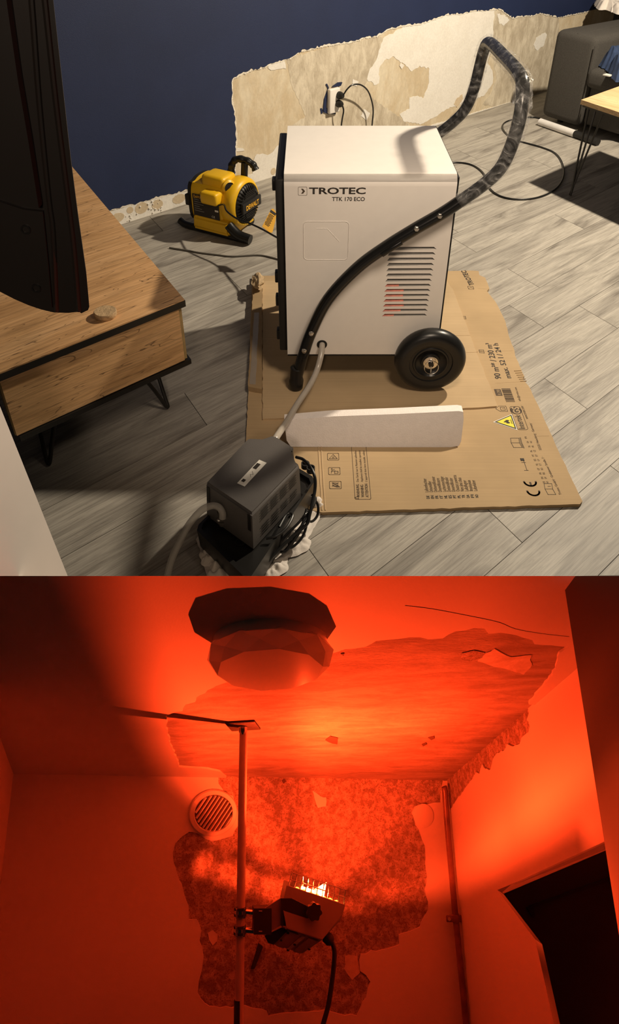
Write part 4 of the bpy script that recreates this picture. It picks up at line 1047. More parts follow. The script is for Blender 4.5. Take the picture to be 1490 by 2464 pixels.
for k in range(10): tq(.0 if k % 3 else .08, .22 + k * .065, .9 - .1 * (k % 2), .245 + k * .065)
mk('printed_lines', bm, M['ink'], tg, smooth=0)
# thin grey lead on the floor
bm = NB(); tube(bm, [hz(408, 596, .005), hz(440, 601, .005), hz(480, 608, .004), hz(520, 613, .004), hz(560, 617, .004), hz(620, 614, .004), hz(655, 620, .004), hz(690, 632, .004), hz(720, 650, .016)], .004, 8, 5)
mk('floor_lead', bm, simple('grey_cable', (.11, .10, .085), .5), label='thin grey lead lying on the floor in front of the yellow fan', cat='cable', smooth=60)

# ------------------------------------------------------------------ looped black cable on the right
bm = NB(); zc = .0052
tube(bm, [hz(u, v, zc) for u, v in ((1060, 395), (1098, 391), (1130, 395), (1152, 406), (1168, 424), (1178, 452), (1200, 470), (1235, 479), (1280, 478), (1318, 467), (1345, 447), (1357, 420), (1352, 390), (1335, 368), (1305, 355), (1262, 343), (1240, 337), (1222, 325), (1210, 310), (1212, 298), (1226, 290), (1250, 285), (1280, 282), (1300, 285))], .0052, 8, 6)
mk('looped_cable', bm, M['cable'], label='black cable lying in a wide loop on the floor right of the dehumidifier', cat='cable', smooth=60)

# ------------------------------------------------------------------ sofa
G0 = hz(1297, 290); G1 = hz(1490, 350)
gd = (G1 - G0).normalized(); gw = V((-gd.y, gd.x, 0)); 
if gw.x < 0: gw = -gw
GFm = frame(G0, gd, gw, V((0, 0, 1)))
sofa = thing('sofa', G0 + gd * .6 + gw * .5, 'dark charcoal fabric sofa against the stripped wall at the right edge', 'sofa')
ZS = dep(1336, 70, G0.y).z
def xg(u, v):            # distance along the side panel
    n = gw; p = pl(u, v, G0, n); q = p - G0; return q.dot(gd), q.z
xs1 = xg(1432, 120)[0]
print('sofa', ZS, xs1, xg(1404, 235), xg(1436, 172))
bm = NB(); box(bm, GFm, 0, xs1, 0.0, 1.1, .03, ZS, .045, 5); wobble(bm, .004, 4); mk('backrest', bm, M['sofa'], sofa, smooth=60)
zs2 = xg(1445, 178)[1]
bm = NB(); box(bm, GFm, xs1 + .004, xs1 + .9, .02, 1.1, .05, zs2 - .06, .03, 4); mk('seat_base', bm, M['sofa'], sofa, smooth=60)
bm = NB(); box(bm, GFm, xs1 - .02, xs1 + .85, -.012, 1.1, zs2 - .10, zs2 + .02, .04, 5); wobble(bm, .006, 6, 2); mk('seat_cushion', bm, M['sofa'], sofa, smooth=60)
for x_, y_ in ((.1, .1), (xs1 + .8, .1)):
    bm = NB(); lathe(bm, GFm @ V((x_, y_, 0)), V((0, 0, 1)), [(.02, 0), (.024, .055)], 14); mk('leg', bm, M['black'], sofa)
bm = NB(); tube(bm, [GFm @ V((xs1 - .003, -.001, .06)), GFm @ V((xs1 - .003, -.001, ZS - .05))], .003, 6, 1)
tube(bm, [GFm @ V((.035, .006, ZS - .032)), GFm @ V((xs1 * .5, .005, ZS - .034)), GFm @ V((xs1 - .035, .006, ZS - .032))], .003, 6, 4)
tube(bm, [GFm @ V((xs1 * .5, .02, ZS - .006)), GFm @ V((xs1 * .55, .3, ZS + .001)), GFm @ V((xs1 * .5, .8, ZS))], .003, 6, 4)
mk('seam', bm, M['sofa'], sofa)
def cloth_heap(name, uvs, base, mat, h, seed, lab, cat, n=26, scale=9):
    """crumpled fabric over the given outline (world xy) resting at height base"""
    bm = NB()
    def zf(q, t):
        k = min(1, (1 - t) / .25); q = V((q.x, q.y, seed))
        return base + .004 + max(0, h * (k * .6 + .7 * k * abs(noise.noise(q * scale)) + .25 * noise.noise(q * scale * 2.7) * k))
    radial_cloth(bm, [V((p.x, p.y)) for p in uvs], zf, n, .02, seed)
    return bm
wc = [hz(u, v, ZS + .02) for u, v in ((1432, 4), (1440, 18), (1462, 20), (1490, 30), (1520, 28), (1520, -8), (1470, -12), (1440, -6))]
bm = cloth_heap('c', wc, ZS + .003, M['cloth'], .07, 4, '', '', 34, 8)
mk('white_towel', bm, M['cloth'], label='crumpled white towel lying on top of the charcoal sofa backrest', cat='towel', smooth=70)
dz = zs2 + .02
dn = [hz(u, v, dz) for u, v in ((1440, 160), (1444, 138), (1470, 120), (1490, 104), (1590, 80), (1600, 190), (1500, 200), (1478, 196), (1460, 172))]
bm = cloth_heap('c', dn, dz, M['denim'], .12, 9, '', '', 40, 7)
dg = mk('denim_trousers', bm, M['denim'], label='blue denim garment heaped on the sofa seat at the right edge', cat='clothes', smooth=70)
a_ = hz(1452, 176, dz + .02)
bm = NB(); box(bm, frame(a_, gd, gw, V((0, 0, 1))), 0, .045, 0, .035, -.012, -.006); mk('white_tag', bm, M['wprint'], label='tiny white label sticking up on the sofa seat below the blue garment', cat='label', smooth=0)

# ------------------------------------------------------------------ coffee table
TZ = .48
c0 = hz(1399, 240, TZ); e1 = (hz(1489, 208, TZ) - c0).normalized(); e2 = (hz(1490, 270, TZ) - c0).normalized()
tab = thing('coffee_table', c0 + e1 * .3 + e2 * .3 - V((0, 0, TZ)), 'pale wood coffee table on black hairpin legs at the right edge', 'table')
bm = NB(); cs = [c0, c0 + e1 * .62, c0 + e1 * .62 + e2 * .62, c0 + e2 * .62]
prism(bm, [p - V((0, 0, .022)) for p in cs], V((0, 0, .022))); mk('tabletop', bm, M['pale_oak'], tab, smooth=0)
bm = NB(); prism(bm, [p + (e1 + e2) * (.01 if i == 0 else (-.01 if i == 2 else 0)) - V((0, 0, .034)) for i, p in enumerate(cs)], V((0, 0, .012))); mk('under_frame', bm, M['black'], tab, smooth=0)
def tleg(fu, a1, a2, foot):
    bm = NB()
    for (s1, s2) in ((0, 0), (.045, .02), (.02, .09)):
        tube(bm, [c0 + e1 * (a1 + s1) + e2 * (a2 + s2) - V((0, 0, .034)), foot + V((.004 * (s1 > 0), .004 * (s2 > .05), .04)), foot + V((0, 0, .0075))], .0055, 8, 3)
    mk('leg', bm, M['black'], tab)
tleg(None, .05, .03, hz(1373, 470))
f_ = hz(1373, 470)
tleg(None, .50, .03, f_ + e1 * .62); tleg(None, .05, .50, f_ + e2 * .62); tleg(None, .50, .50, f_ + e1 * .62 + e2 * .62)

# ------------------------------------------------------------------ white roll with black end
r0, r1, r2 = hz(1300, 293, .024), hz(1384, 322, .024), hz(1440, 342, .024)
rl = thing('wrapped_roll', r0, 'long white roll with a black end lying at the foot of the sofa', 'roll')
bm = NB(); tube(bm, [r0, r1], .023, 18, 1); mk('white_sleeve', bm, M['silver'], rl)
bm = NB(); tube(bm, [r1, r2], .022, 18, 1); mk('black_end', bm, M['blackmatt'], rl)
# ================================================================== HEATED ROOM
LW = bloc(bc(33, 1858))[0]
ND = 4.0; DD = 2.2; NR = cutn(0) - .06
# left wall line on the ceiling and on the far wall
l1 = bc(0, 1768); l0 = bc(33, 1858); l2 = bb(4, 2110)
def edge_pt(u): return bc(u, 1386)
# ceiling: base slab and painted layer, both cut back along the opening
lx = lambda n: LW + (bloc(l1)[0] - LW) / bloc(l1)[1] * n
lcut = lx(cutn(1.4))
def ceil_slab(bm, poly, d0, d1, back):
    """poly in (left, near); a point with near=None lies on the cut edge"""
    lo = [BC + EL * l + EN * (cutn(l, d0) if n is None else n) + NCE * d0 for l, n in poly]
    hi = [BC + EL * l + EN * (cutn(l, d1) - back if n is None else n) + NCE * d1 for l, n in poly]
    A = [bm.verts.new(p) for p in lo]; B = [bm.verts.new(p) for p in hi]
    for t in tessellate_polygon([lo]):
        bm.faces.new([A[i] for i in t]); bm.faces.new([B[i] for i in reversed(t)])
    for i in range(len(A)): j = (i + 1) % len(A); bm.faces.new((A[i], A[j], B[j], B[i]))
bm = NB(); ceil_slab(bm, [(-.05, 0), (LW, 0), (lcut, None), (-.05, None)], 0.0, -0.05, .06)
ceil = mk('ceiling', bm, M['hceil'], kind='structure', smooth=0)
bm = NB(); prism(bm, [bp(-.05, 0, -.02), bp(LW + .3, 0, -.02), bp(LW + .3, 0, DD), bp(-.05, 0, DD)], NBW * -0.05)
wfar = mk('wall_far', bm, M['hwall'], kind='structure', smooth=0)
bm = NB(); prism(bm, [bp(0, -.05, 0), bp(0, NR, 0), bp(0, NR, DD), bp(0, -.05, DD)], NRW * -0.05)
wright = mk('wall_right', bm, M['hwall'], kind='structure', smooth=0)
A_ = BC + EL * LW; w1 = (l2 - A_); w1 = w1 * (DD / w1.dot(ED)); c1 = (l1 - A_); c1 = c1 * (1.1 / c1.dot(EN))
bm = NB(); prism(bm, [A_, A_ + c1, A_ + c1 + w1, A_ + w1], EL * 0.05)
mk('wall_left', bm, M['hpaint'], kind='structure', smooth=0)
def C2(u, v): q = bloc(bc(u, v)); return V((q[0], q[1]))
def B2(u, v): q = bloc(bb(u, v)); return V((q[0], q[2]))
def R2(u, v): q = bloc(br(u, v)); return V((q[1], q[2]))
SK = 0.006
# painted layer on the ceiling with the stripped area left open
cp_ = [(545, 1866), (530, 1853), (500, 1846), (450, 1843), (431, 1841), (424, 1815), (412, 1790), (404, 1760), (399, 1718), (412, 1712), (440, 1706), (447, 1690), (470, 1684), (480, 1668), (500, 1655), (520, 1645), (560, 1632), (650, 1610), (740, 1588), (800, 1566), (830, 1556), (880, 1550), (905, 1536), (960, 1531), (1010, 1527), (1030, 1532), (1065, 1530), (1095, 1513), (1140, 1505), (1165, 1506), (1175, 1519), (1205, 1516), (1240, 1522), (1280, 1534), (1285, 1544), (1366, 1551), (1345, 1566), (1338, 1592), (1336, 1606), (1318, 1632), (1298, 1655), (1272, 1690)]
cpj = jag([C2(*p) for p in cp_], 0.004, 0.02, seed=41)
poly = [V((LW, 0))] + [V((cpj[0].x, 0))] + cpj + [V((0, cpj[-1].y)), V((0, cutn(0))), V((lcut, cutn(lcut)))]
bm = NB(); ceil_slab(bm, [(p.x, None if i in (len(poly) - 1, len(poly) - 2) else p.y) for i, p in enumerate(poly)], SK, 0.0, .002)
mk('paint_layer', bm, M['hpaint'], ceil, smooth=0)
# right wall paint
rp_ = [(1275, 1702), (1278, 1715), (1272, 1732), (1280, 1748), (1276, 1762), (1260, 1775), (1255, 1790), (1240, 1796), (1225, 1790), (1218, 1805), (1200, 1812), (1190, 1828), (1184, 1852), (1172, 1850), (1165, 1838), (1158, 1862), (1150, 1858), (1135, 1880), (1118, 1905), (1102, 1925), (1085, 1950)]
rpj = jag([R2(*p) for p in rp_], 0.003, 0.015, seed=42)
poly = [V((rpj[0].x, 0))] + rpj + [V((0.0, rpj[-1].y)), V((0, DD)), V((NR, DD)), V((NR, 0))]
bm = NB(); prism(bm, [BC + EN * p.x + ED * p.y + NRW * SK for p in poly], NRW * -SK); mk('paint_layer', bm, M['hpaint'], wright, smooth=0)
# far wall paint
bp_ = [(525, 1867), (526, 1885), (540, 1905), (560, 1915), (572, 1950), (574, 1985), (560, 2010), (520, 2022), (495, 2018), (478, 2006), (455, 2001), (438, 2012), (422, 2028), (416, 2050), (417, 2072), (426, 2100), (438, 2128), (446, 2160), (454, 2180), (454, 2211), (474, 2212), (484, 2240), (480, 2262), (490, 2300), (486, 2330), (478, 2360), (476, 2388), (492, 2412), (530, 2424), (556, 2424), (590, 2418), (615, 2426), (642, 2432), (646, 2444), (690, 2436), (740, 2434), (782, 2428), (800, 2434), (830, 2442), (858, 2443), (866, 2425), (880, 2400), (884, 2375), (891, 2362), (880, 2345), (866, 2335), (864, 2310), (868, 2294), (905, 2288), (935, 2281), (960, 2272), (959, 2248), (985, 2240), (1010, 2229), (1020, 2205), (1030, 2190), (1030, 2170), (1022, 2140), (1028, 2110), (1024, 2060), (1022, 2035), (1012, 2010), (1000, 1985), (990, 1955), (998, 1940), (1030, 1934), (1060, 1930), (1062, 1900), (1066, 1880)]
bpj = jag([B2(*p) for p in bp_], 0.004, 0.018, seed=43)
poly = [V((LW, 0)), V((bpj[0].x, 0))] + bpj + [V((bpj[-1].x, 0)), V((0, 0)), V((0, DD)), V((LW + .3, DD))]
bm = NB(); prism(bm, [BC + EL * p.x + ED * p.y + NBW * SK for p in poly], NBW * -SK); mk('paint_layer', bm, M['hpaint'], wfar, smooth=0)
def bpatch(px, mat, off, amp=.003, step=.012, seed=1, name='plaster_patch', where='b'):
    f2 = {'b': B2, 'c': C2, 'r': R2}[where]
    pts = jag([f2(*p) for p in px], amp, step, True, seed); bm = NB()
    if where == 'b': prism(bm, [BC + EL * p.x + ED * p.y + NBW * off for p in pts], NBW * .0015); par = wfar
    elif where == 'c': prism(bm, [BC + EL * p.x + EN * p.y + NCE * off for p in pts], NCE * .0015); par = ceil
    else: prism(bm, [BC + EN * p.x + ED * p.y + NRW * off for p in pts], NRW * .0015); par = wright
    return mk(name, bm, mat, par, smooth=0)
M['hmid'] = blotch('lime_plaster_remains', (0.50, 0.43, 0.37), (0.70, 0.63, 0.56), 0.35, 0.6, 12, bump=.3, fine=50)
bpatch([(500, 2245), (512, 2238), (524, 2250), (522, 2264), (512, 2275), (504, 2262)], M['hpaint'], 0.0, seed=52)
bpatch([(830, 2300), (860, 2300), (866, 2340), (848, 2358), (828, 2330)], M['hmid'], 0.0, seed=53)
bpatch([(752, 1902), (770, 1915), (785, 1918), (784, 1940), (765, 1944), (758, 1925)], M['hpaint'], 0.001, seed=54)
bpatch([(1165, 1575), (1190, 1560), (1230, 1580), (1280, 1575), (1280, 1600), (1260, 1622), (1230, 1612), (1180, 1600), (1150, 1590)], M['hmid'], 0.0, .004, .015, 55, where='c')
bpatch([(1112, 1570), (1140, 1564), (1168, 1570), (1155, 1582), (1130, 1590), (1108, 1584)], M['hwall'], 0.0002, .003, .01, 56, where='c')
M['hvoid'] = simple('dark_pit', (0.10, 0.06, 0.045), 0.9)
for k, q in enumerate(([(783, 1780), (795, 1770), (814, 1775), (812, 1790), (800, 1788), (790, 1784)], [(1030, 1774), (1045, 1770), (1046, 1776), (1038, 1780)], [(1015, 1790), (1025, 1786), (1028, 1790), (1018, 1795)], [(820, 1572), (829, 1571), (827, 1577)])):
    bpatch(q, M['hvoid'], 0.0002, .001, .01, 60 + k, 'chipped_hole', 'c')
bpatch([(678, 1878), (684, 1873), (689, 1880), (682, 1886)], M['hvoid'], 0.0002, .001, .01, 66, 'chipped_hole')
# thin crack over the ceiling
bm = NB(); tube(bm, [bc(u, v, SK) for u, v in ((975, 1457), (1040, 1465), (1130, 1482), (1200, 1497), (1240, 1513), (1300, 1524), (1370, 1532))], .0007, 5, 3); mk('ceiling_crack', bm, M['hvoid'], ceil)
# plaster loosened from the wall
bm = NB(); prism(bm, [bb(622, 2268), bb(632, 2276), bb(612, 2328), bb(604, 2330)], NBW * .012); mk('loose_batten', bm, M['hdark'], wfar, smooth=0)
# round blank cover near the pipe
c = bb(1018, 1962); cr_ = (bb(1042, 1962) - c).length
bm = NB(); lathe(bm, c, NBW, [(0, SK), (cr_, SK), (cr_, SK + .003), (cr_ - .004, SK + .005), (0, SK + .005)], 36)
mk('blank_cover', bm, M['hpaint'], label='round painted blank cover on the far wall beside the pipe', cat='cover plate')

# ------------------------------------------------------------------ round ventilation grille
vc = bb(513, 1954, .02); vr = (bb(571, 1954, .02) - vc).length; vc = bb(513, 1954, 0)
vg = thing('vent_grille', vc, 'round white ventilation grille with slanted slats high on the far wall', 'vent')
VSQ = 0.84
def oval(bm):
    for v in bm.verts:
        q = v.co - vc; dd = q - EL * q.dot(EL) - NBW * q.dot(NBW); v.co -= dd * (1 - VSQ)
bm = NB(); lathe(bm, vc, NBW, [(vr, SK), (vr, SK + .008), (vr * .96, .022), (vr * .80, .026), (vr * .77, .020), (vr * .765, SK)], 48); oval(bm); mk('flange', bm, M['hwhite'], vg)
bm = NB(); lathe(bm, vc, NBW, [(0, SK), (vr * .77, SK), (vr * .77, SK + .002), (0, SK + .002)], 36); oval(bm); mk('backing', bm, M['hvoid'], vg)
va = math.radians(58); ux = (-EL) * math.cos(va) - ED * math.sin(va); uy = EL * math.sin(va) * -1 * -1 * 0 + ((-EL) * math.sin(va) + ED * math.cos(va))
ri = vr * .765
for k in range(10):
    o_ = -ri + (k + .75) * (2 * ri / 10.4)
    hl = math.sqrt(max(1e-6, ri * ri - o_ * o_))
    bm = NB(); c_ = vc + uy * o_
    prism(bm, [c_ - ux * hl + NBW * .010, c_ + ux * hl + NBW * .010, c_ + ux * hl + NBW * .021 + uy * .004, c_ - ux * hl + NBW * .021 + uy * .004], uy * .003); oval(bm)
    mk('slat', bm, M['hwhite'], vg, smooth=0)

# ------------------------------------------------------------------ faceted ceiling lamp
D1 = .035
lc = bc(650, 1576, D1); lr = ((bc(500, 1565, D1) - bc(798, 1590, D1)).length) / 2
lcl = bloc(lc)
la = thing('ceiling_lamp', bp(lcl[0], lcl[1], 0), 'faceted white ceiling lamp shaped like a cut gem', 'ceiling light')
LT = math.radians(4)
LE_ = NCE.cross(EL).normalized()
if LE_.dot(EN) < 0: LE_ = -LE_
LN_, LD_ = LE_ * math.cos(LT) - NCE * math.sin(LT), NCE * math.cos(LT) + LE_ * math.sin(LT)
def ring(r, d, n, ph): return [lc + LD_ * (d - D1) + EL * r * math.cos(2 * math.pi * (k + ph) / n) + LN_ * r * math.sin(2 * math.pi * (k + ph) / n) for k in range(n)]
NF = 10
bm = NB()
rA = [bm.verts.new(p) for p in ring(lr * .86, .008, NF, .0)]
rB = [bm.verts.new(p) for p in ring(lr, D1, NF, .5)]
rC = [bm.verts.new(p) for p in ring(lr * .94, D1 + .020, NF, .0)]
rD = [bm.verts.new(p) for p in ring(lr * .82, D1 + .036, NF, .5)]
for r_a, r_b, sft in ((rA, rB, 0), (rB, rC, 1), (rC, rD, 0)):
    for k in range(NF):
        j = (k + 1) % NF
        if sft == 0:
            bm.faces.new((r_a[k], r_a[j], r_b[k])); bm.faces.new((r_a[j], r_b[j], r_b[k]))
        else:
            bm.faces.new((r_a[k], r_b[j], r_b[k])); bm.faces.new((r_a[k], r_a[j], r_b[j]))
bm.faces.new(rD)
bm.faces.new(rA[::-1])
mk('faceted_shade', bm, M['opal'], la, smooth=0)
bm = NB(); lathe(bm, bp(lcl[0], lcl[1], 0) + NCE * SK, NCE, [(0, 0), (lr * .9, 0), (lr * .9, .022), (0, .022)], 48); mk('ceiling_plate', bm, M['hwhite'], la)

# ------------------------------------------------------------------ telescopic pole with ceiling foot
pc = bc(585, 1744, 0); pl_ = bloc(pc); PN = pl_[1]
pole = thing('support_pole', pc, 'round telescopic pole jammed against the ceiling, carrying the heater', 'pole')
def pn(u, v, off=0.0): return pl(u, v, pc + NBW * off, NBW)
top_p = pn(586, 1760); bot_p = pn(573, 2600)
PR = (pn(594, 2000) - pn(574, 2000)).length / 2
bm = NB(); tube(bm, [top_p, bot_p], PR, 24, 1); mk('tube', bm, M['hmetal'], pole)
pd_ = (bot_p - top_p).normalized()
bm = NB(); tube(bm, [pn(574.3, 2405), pn(573, 2600)], PR * 1.02, 24, 1)
mk('lower_sleeve', bm, M['hdark'], pole, label='dark lower sleeve of the pole')
fsz = .046
_fx = (EL + NCE.cross(EL) * .35).normalized()
FM = frame(pc, _fx, NCE.cross(_fx), NCE)
bm = NB(); box(bm, FM, -fsz, fsz, -fsz, fsz, .0005, .006, .002); mk('foot_plate', bm, M['hdark'], pole, smooth=30)
bm = NB(); tube(bm, [pc + NCE * .008, top_p], PR * .5, 14, 1); lathe(bm, pc + NCE * .008, NCE, [(0, 0), (PR * 1.15, 0), (PR * 1.0, .012), (PR * .5, .02), (0, .02)], 16); mk('ball_joint', bm, M['hchrome'], pole)

# ------------------------------------------------------------------ infrared heater
HN = PN
sp0 = pn(690, 2131); sp1 = pn(831, 2178)
uu = (sp1 - sp0); UW = uu.length; uu.normalize()
w0 = NBW.cross(uu).normalized()
if w0.dot(ED) > 0: w0 = -w0
TI = math.radians(16)
ww = (w0 * math.cos(TI) - NBW * math.sin(TI)).normalized()      # opening direction
vv_ = (-NBW * math.cos(TI) - w0 * math.sin(TI)).normalized()    # front to back
HF = frame(sp0, uu, vv_, ww)
def hf(u, v, off=0.0): return pl(u, v, sp0 + vv_ * off, vv_)    # on the front panel
TL, TR, MR, BR, BL, ML = [hf(*q) for q in ((690, 2131), (831, 2178), (824, 2200), (775, 2262), (690, 2234), (680, 2180))]
wb_ = (BR - BL).cross(vv_).normalized()
BLb, BRb = pl(657, 2272, BL, wb_), pl(728, 2294, BL, wb_)
HD = ((BLb - BL).dot(vv_) + (BRb - BR).dot(vv_)) / 2
HH = abs((BL - TL).dot(ww))
print('heater', UW, HD, HH)
GT0, GT1 = hf(703, 2099), hf(832, 2141)
heat = thing('infrared_heater', (BL + BRb) / 2, 'box shaped infrared heater glowing upwards behind a wire guard', 'heater')
def panel(name, q, mat, t, par=heat):
    bm = NB(); n = (q[1] - q[0]).cross(q[2] - q[0]).normalized(); prism(bm, q, n * t); return mk(name, bm, mat, par, smooth=0)
_q = pl(664, 2168, TL, ww); print('rim depth', (_q - TL).dot(vv_), (_q - TL).dot(uu))
HD = max(.06, min(.14, (_q - TL).dot(vv_))); bk = vv_ * HD + uu * max(-.04, min(.04, (_q - TL).dot(uu)))
panel('front_panel', [TL, TR, MR, BR, BL, ML], M['hgrey'], .002)
panel('back_panel', [TL + bk, TR + bk, MR + bk, BRb, BLb, ML + bk], M['hgrey'], .002)
panel('end_panel', [TL, ML, ML + bk, TL + bk], M['hgrey'], .002); panel('end_panel', [ML, BL, BLb, ML + bk], M['hgrey'], .002)
panel('end_panel', [TR, TR + bk, MR + bk, MR], M['hgrey'], .002); panel('end_panel', [MR, MR + bk, BRb, BR], M['hgrey'], .002)
def hb(x, y, z): return TL + (TR - TL) * x + bk * y + ww * (z * HH)
def hbot(x, y): return BL.lerp(BR, x).lerp(BLb.lerp(BRb, x), y)
btm = panel('bottom_panel', [BL, BR, BRb, BLb], M['hgrey'], .002)
dwn = wb_ if wb_.dot(ww) < 0 else -wb_
def bt(x, y, o=.002): return hbot(x, y) + dwn * o
for x0_, x1_ in ((.10, .36), (.46, .56), (.66, .92)):
    bm = NB(); prism(bm, [bt(x0_, .04), bt(x1_, .04), bt(x1_, .96), bt(x0_, .96)], dwn * .002); mk('vent_plate', bm, M['hmid'] if x0_ == .46 else M['hgrey'], btm, smooth=0)
for x_, y_ in ((.08, .5), (.5, .5), (.95, .5), (.5, .95), (.08, .06)):
    bm = NB(); lathe(bm, bt(x_, y_, .004), dwn, [(0, 0), (.005, 0), (.004, .004), (0, .005)], 10); mk('screw', bm, M['hdark'], btm)
# reflector
bm = NB()
rq = [[hb(.06, .08, -.05), hb(.94, .08, -.05), hb(.94, .92, -.05), hb(.06, .92, -.05)], [hb(.16, .3, -.35), hb(.80, .3, -.35), hb(.80, .7, -.35), hb(.16, .7, -.35)]]
va_ = [[bm.verts.new(p) for p in r] for r in rq]
for i in range(4): j = (i + 1) % 4; bm.faces.new((va_[0][i], va_[0][j], va_[1][j], va_[1][i]))
bm.faces.new(va_[1]); mk('reflector', bm, M['reflector'], heat, smooth=0)
# glowing coils
for k, (y_, z_) in enumerate(((.25, .05), (.46, .07), (.75, .09))):
    bm = NB(); a_, b_ = hb(.14, y_, z_), hb(.86, y_, z_)
    tube(bm, [a_.lerp(b_, t / 44.0) for t in range(45)], .004, 8, 1, rfun=lambda t, i: .0032 + .0018 * math.sin(i * .9)); mk('heating_coil', bm, M['coil'], heat)
hl_ = bpy.data.lights.new('heater_glow', 'POINT'); hl_.shadow_soft_size = .003; hl_.energy = 62.0; hl_.color = HEAT
SRC = .026; UW = (TR - TL).length
hlo = bpy.data.objects.new('heater_glow', hl_); COL.objects.link(hlo)
hlo.location = HF @ V((UW * .46, HD * .5, SRC))
lamp('heater_beam', 'SPOT', hlo.location, hlo.location - vv_ * .9 + ww * .30 - uu * .1, 92.0, HEAT, spot_size=math.radians(150), spot_blend=0.9, shadow_soft_size=.003)
RH = .062
for x_ in (.46 - .2, .46 + .2):
    _t = lambda v: SRC + (.0138 + .0855 * v if x_ < .4 else .0112 - .0875 * v) * (.2 * UW / .036)
    bm = NB(); prism(bm, [HF @ V((UW * x_, HD * .5 + v_, z_)) for v_, z_ in ((-.05, -.02), (-.05, _t(-.05)), (.085, _t(.085)), (.085, -.02))], uu * .001); mk('end_light_baffle', bm, M['light_baffle'], heat, smooth=0)  # added plate, its top sloped to trim the heater light sideways
bm = NB(); prism(bm, [HF @ V((UW * x_, HD * .95, z_)) for x_, z_ in ((.10, -.02), (.82, -.02), (.82, SRC + .0005), (.10, SRC + .0005))], vv_ * .001); mk('back_light_baffle', bm, M['light_baffle'], heat, smooth=0)  # added plate that keeps heater light off the wall below
# wire guard
gd_ = .0014
GL = (GT0 - hf(697, 2133)); 
def gq(x, y, t):
    lo_ = TL.lerp(TR, .03 + .95 * x); hi_ = GT0.lerp(GT1, x)
    return lo_.lerp(hi_, t) + bk * (.02 + .96 * y)
bm = NB()
for h in (.03, .5, 1.0):
    tube(bm, [gq(x, y, h) for x, y in ((0, 0), (1, 0), (1, 1), (0, 1), (0, 0))], .0015, 6, 1)
mk('guard_frame', bm, M['hchrome'], heat)
for k in range(11):
    x = k / 10
    bm = NB(); tube(bm, [gq(x, 0, 0), gq(x, 0, 1), gq(x, 1, 1), gq(x, 1, 0)], gd_, 6, 1); mk('guard_wire', bm, M['hchrome'], heat)
# yoke, knob, clamps
def hn(u, v, off): return pl(u, v, pc + NBW * off, NBW)
kc = hn(755, 2192, .03)
bm = NB(); prism(bm, [hn(u, v, .012) for u, v in ((676, 2161), (702, 2161), (742, 2181), (762, 2183), (764, 2203), (745, 2206), (702, 2227), (676, 2227))], NBW * .004); mk('yoke_plate', bm, M['hdark'], heat, smooth=0)
bm = NB(); prism(bm, [hn(u, v, .010) for u, v in ((640, 2184), (676, 2161), (678, 2161), (678, 2227), (676, 2227), (640, 2247), (634, 2247), (634, 2186))], NBW * -.004); mk('yoke_side', bm, M['hgrey'], heat, smooth=0)
bm = NB(); prism(bm, [hn(u, v, -.04) for u, v in ((634, 2246), (676, 2226), (690, 2234), (656, 2268), (643, 2263))], NBW * .02); mk('yoke_foot', bm, M['hdark'], heat, smooth=0)
bm = NB()
ka, kb = basis(NBW)[:2]
lathe(bm, kc - NBW * .012, NBW, [(0, 0), (.012, 0), (.012, .008), (0, .008)], 16)
pr_ = []
for k in range(48):
    t = 2 * math.pi * k / 48; r_ = .0205 + .0022 * math.cos(7 * t); pr_.append(kc - NBW * .004 + (ka * math.cos(t) + kb * math.sin(t)) * r_)
prism(bm, pr_, NBW * .016); mk('knob', bm, M['hdark'], heat)
bm = NB(); prism(bm, [hn(u, v, .016) for u, v in ((611, 2186), (654, 2186), (654, 2249), (611, 2249))], NBW * -.035); mk('mounting_plate', bm, M['hdark'], heat, smooth=0)
for v_ in (2190, 2239):
    bm = NB(); prism(bm, [hn(u, w_, .017) for u, w_ in ((623, v_ + 1), (631, v_ + 1), (631, v_ + 3), (623, v_ + 3))], NBW * .001); mk('slot', bm, M['hmid'], heat, smooth=0)
for v_ in (2194, 2238):
    c_ = pn(578 - (v_ - 2194) * .02, v_)
    clp = thing('pole_clamp', c_, 'upper two-part pipe clamp holding the heater to the pole' if v_ < 2200 else 'lower two-part pipe clamp holding the heater to the pole', 'clamp', None)
    for o_, nm in ((-.006, 'rubber_ring'), (.006, 'rubber_ring')):
        bm = NB(); lathe(bm, c_ + pd_ * (o_ * 1.2 - .004), pd_, [(PR, 0), (PR * 1.42, 0), (PR * 1.42, .006), (PR, .006)], 28); mk(nm, bm, M['hdark'], clp)
    bm = NB(); lathe(bm, c_ - pd_ * .005, pd_, [(PR, 0), (PR * 1.36, 0), (PR * 1.36, .010), (PR, .010)], 28); mk('steel_band', bm, M['hchrome'], clp)
    for s_ in (-1, 1):
        q_ = c_ + NBW * PR * 1.25 + uu * 0 + EL * (-.010 * s_)
        bm = NB(); tube(bm, [q_ + pd_ * .011, q_ - pd_ * .011], .0035, 8, 1); mk('screw', bm, M['hchrome'], clp)
    bm = NB(); tube(bm, [c_ - EL * PR * 1.3, hn(612, v_ + 2, 0)], .0065, 10, 1); mk('threaded_rod', bm, M['hchrome'], clp)
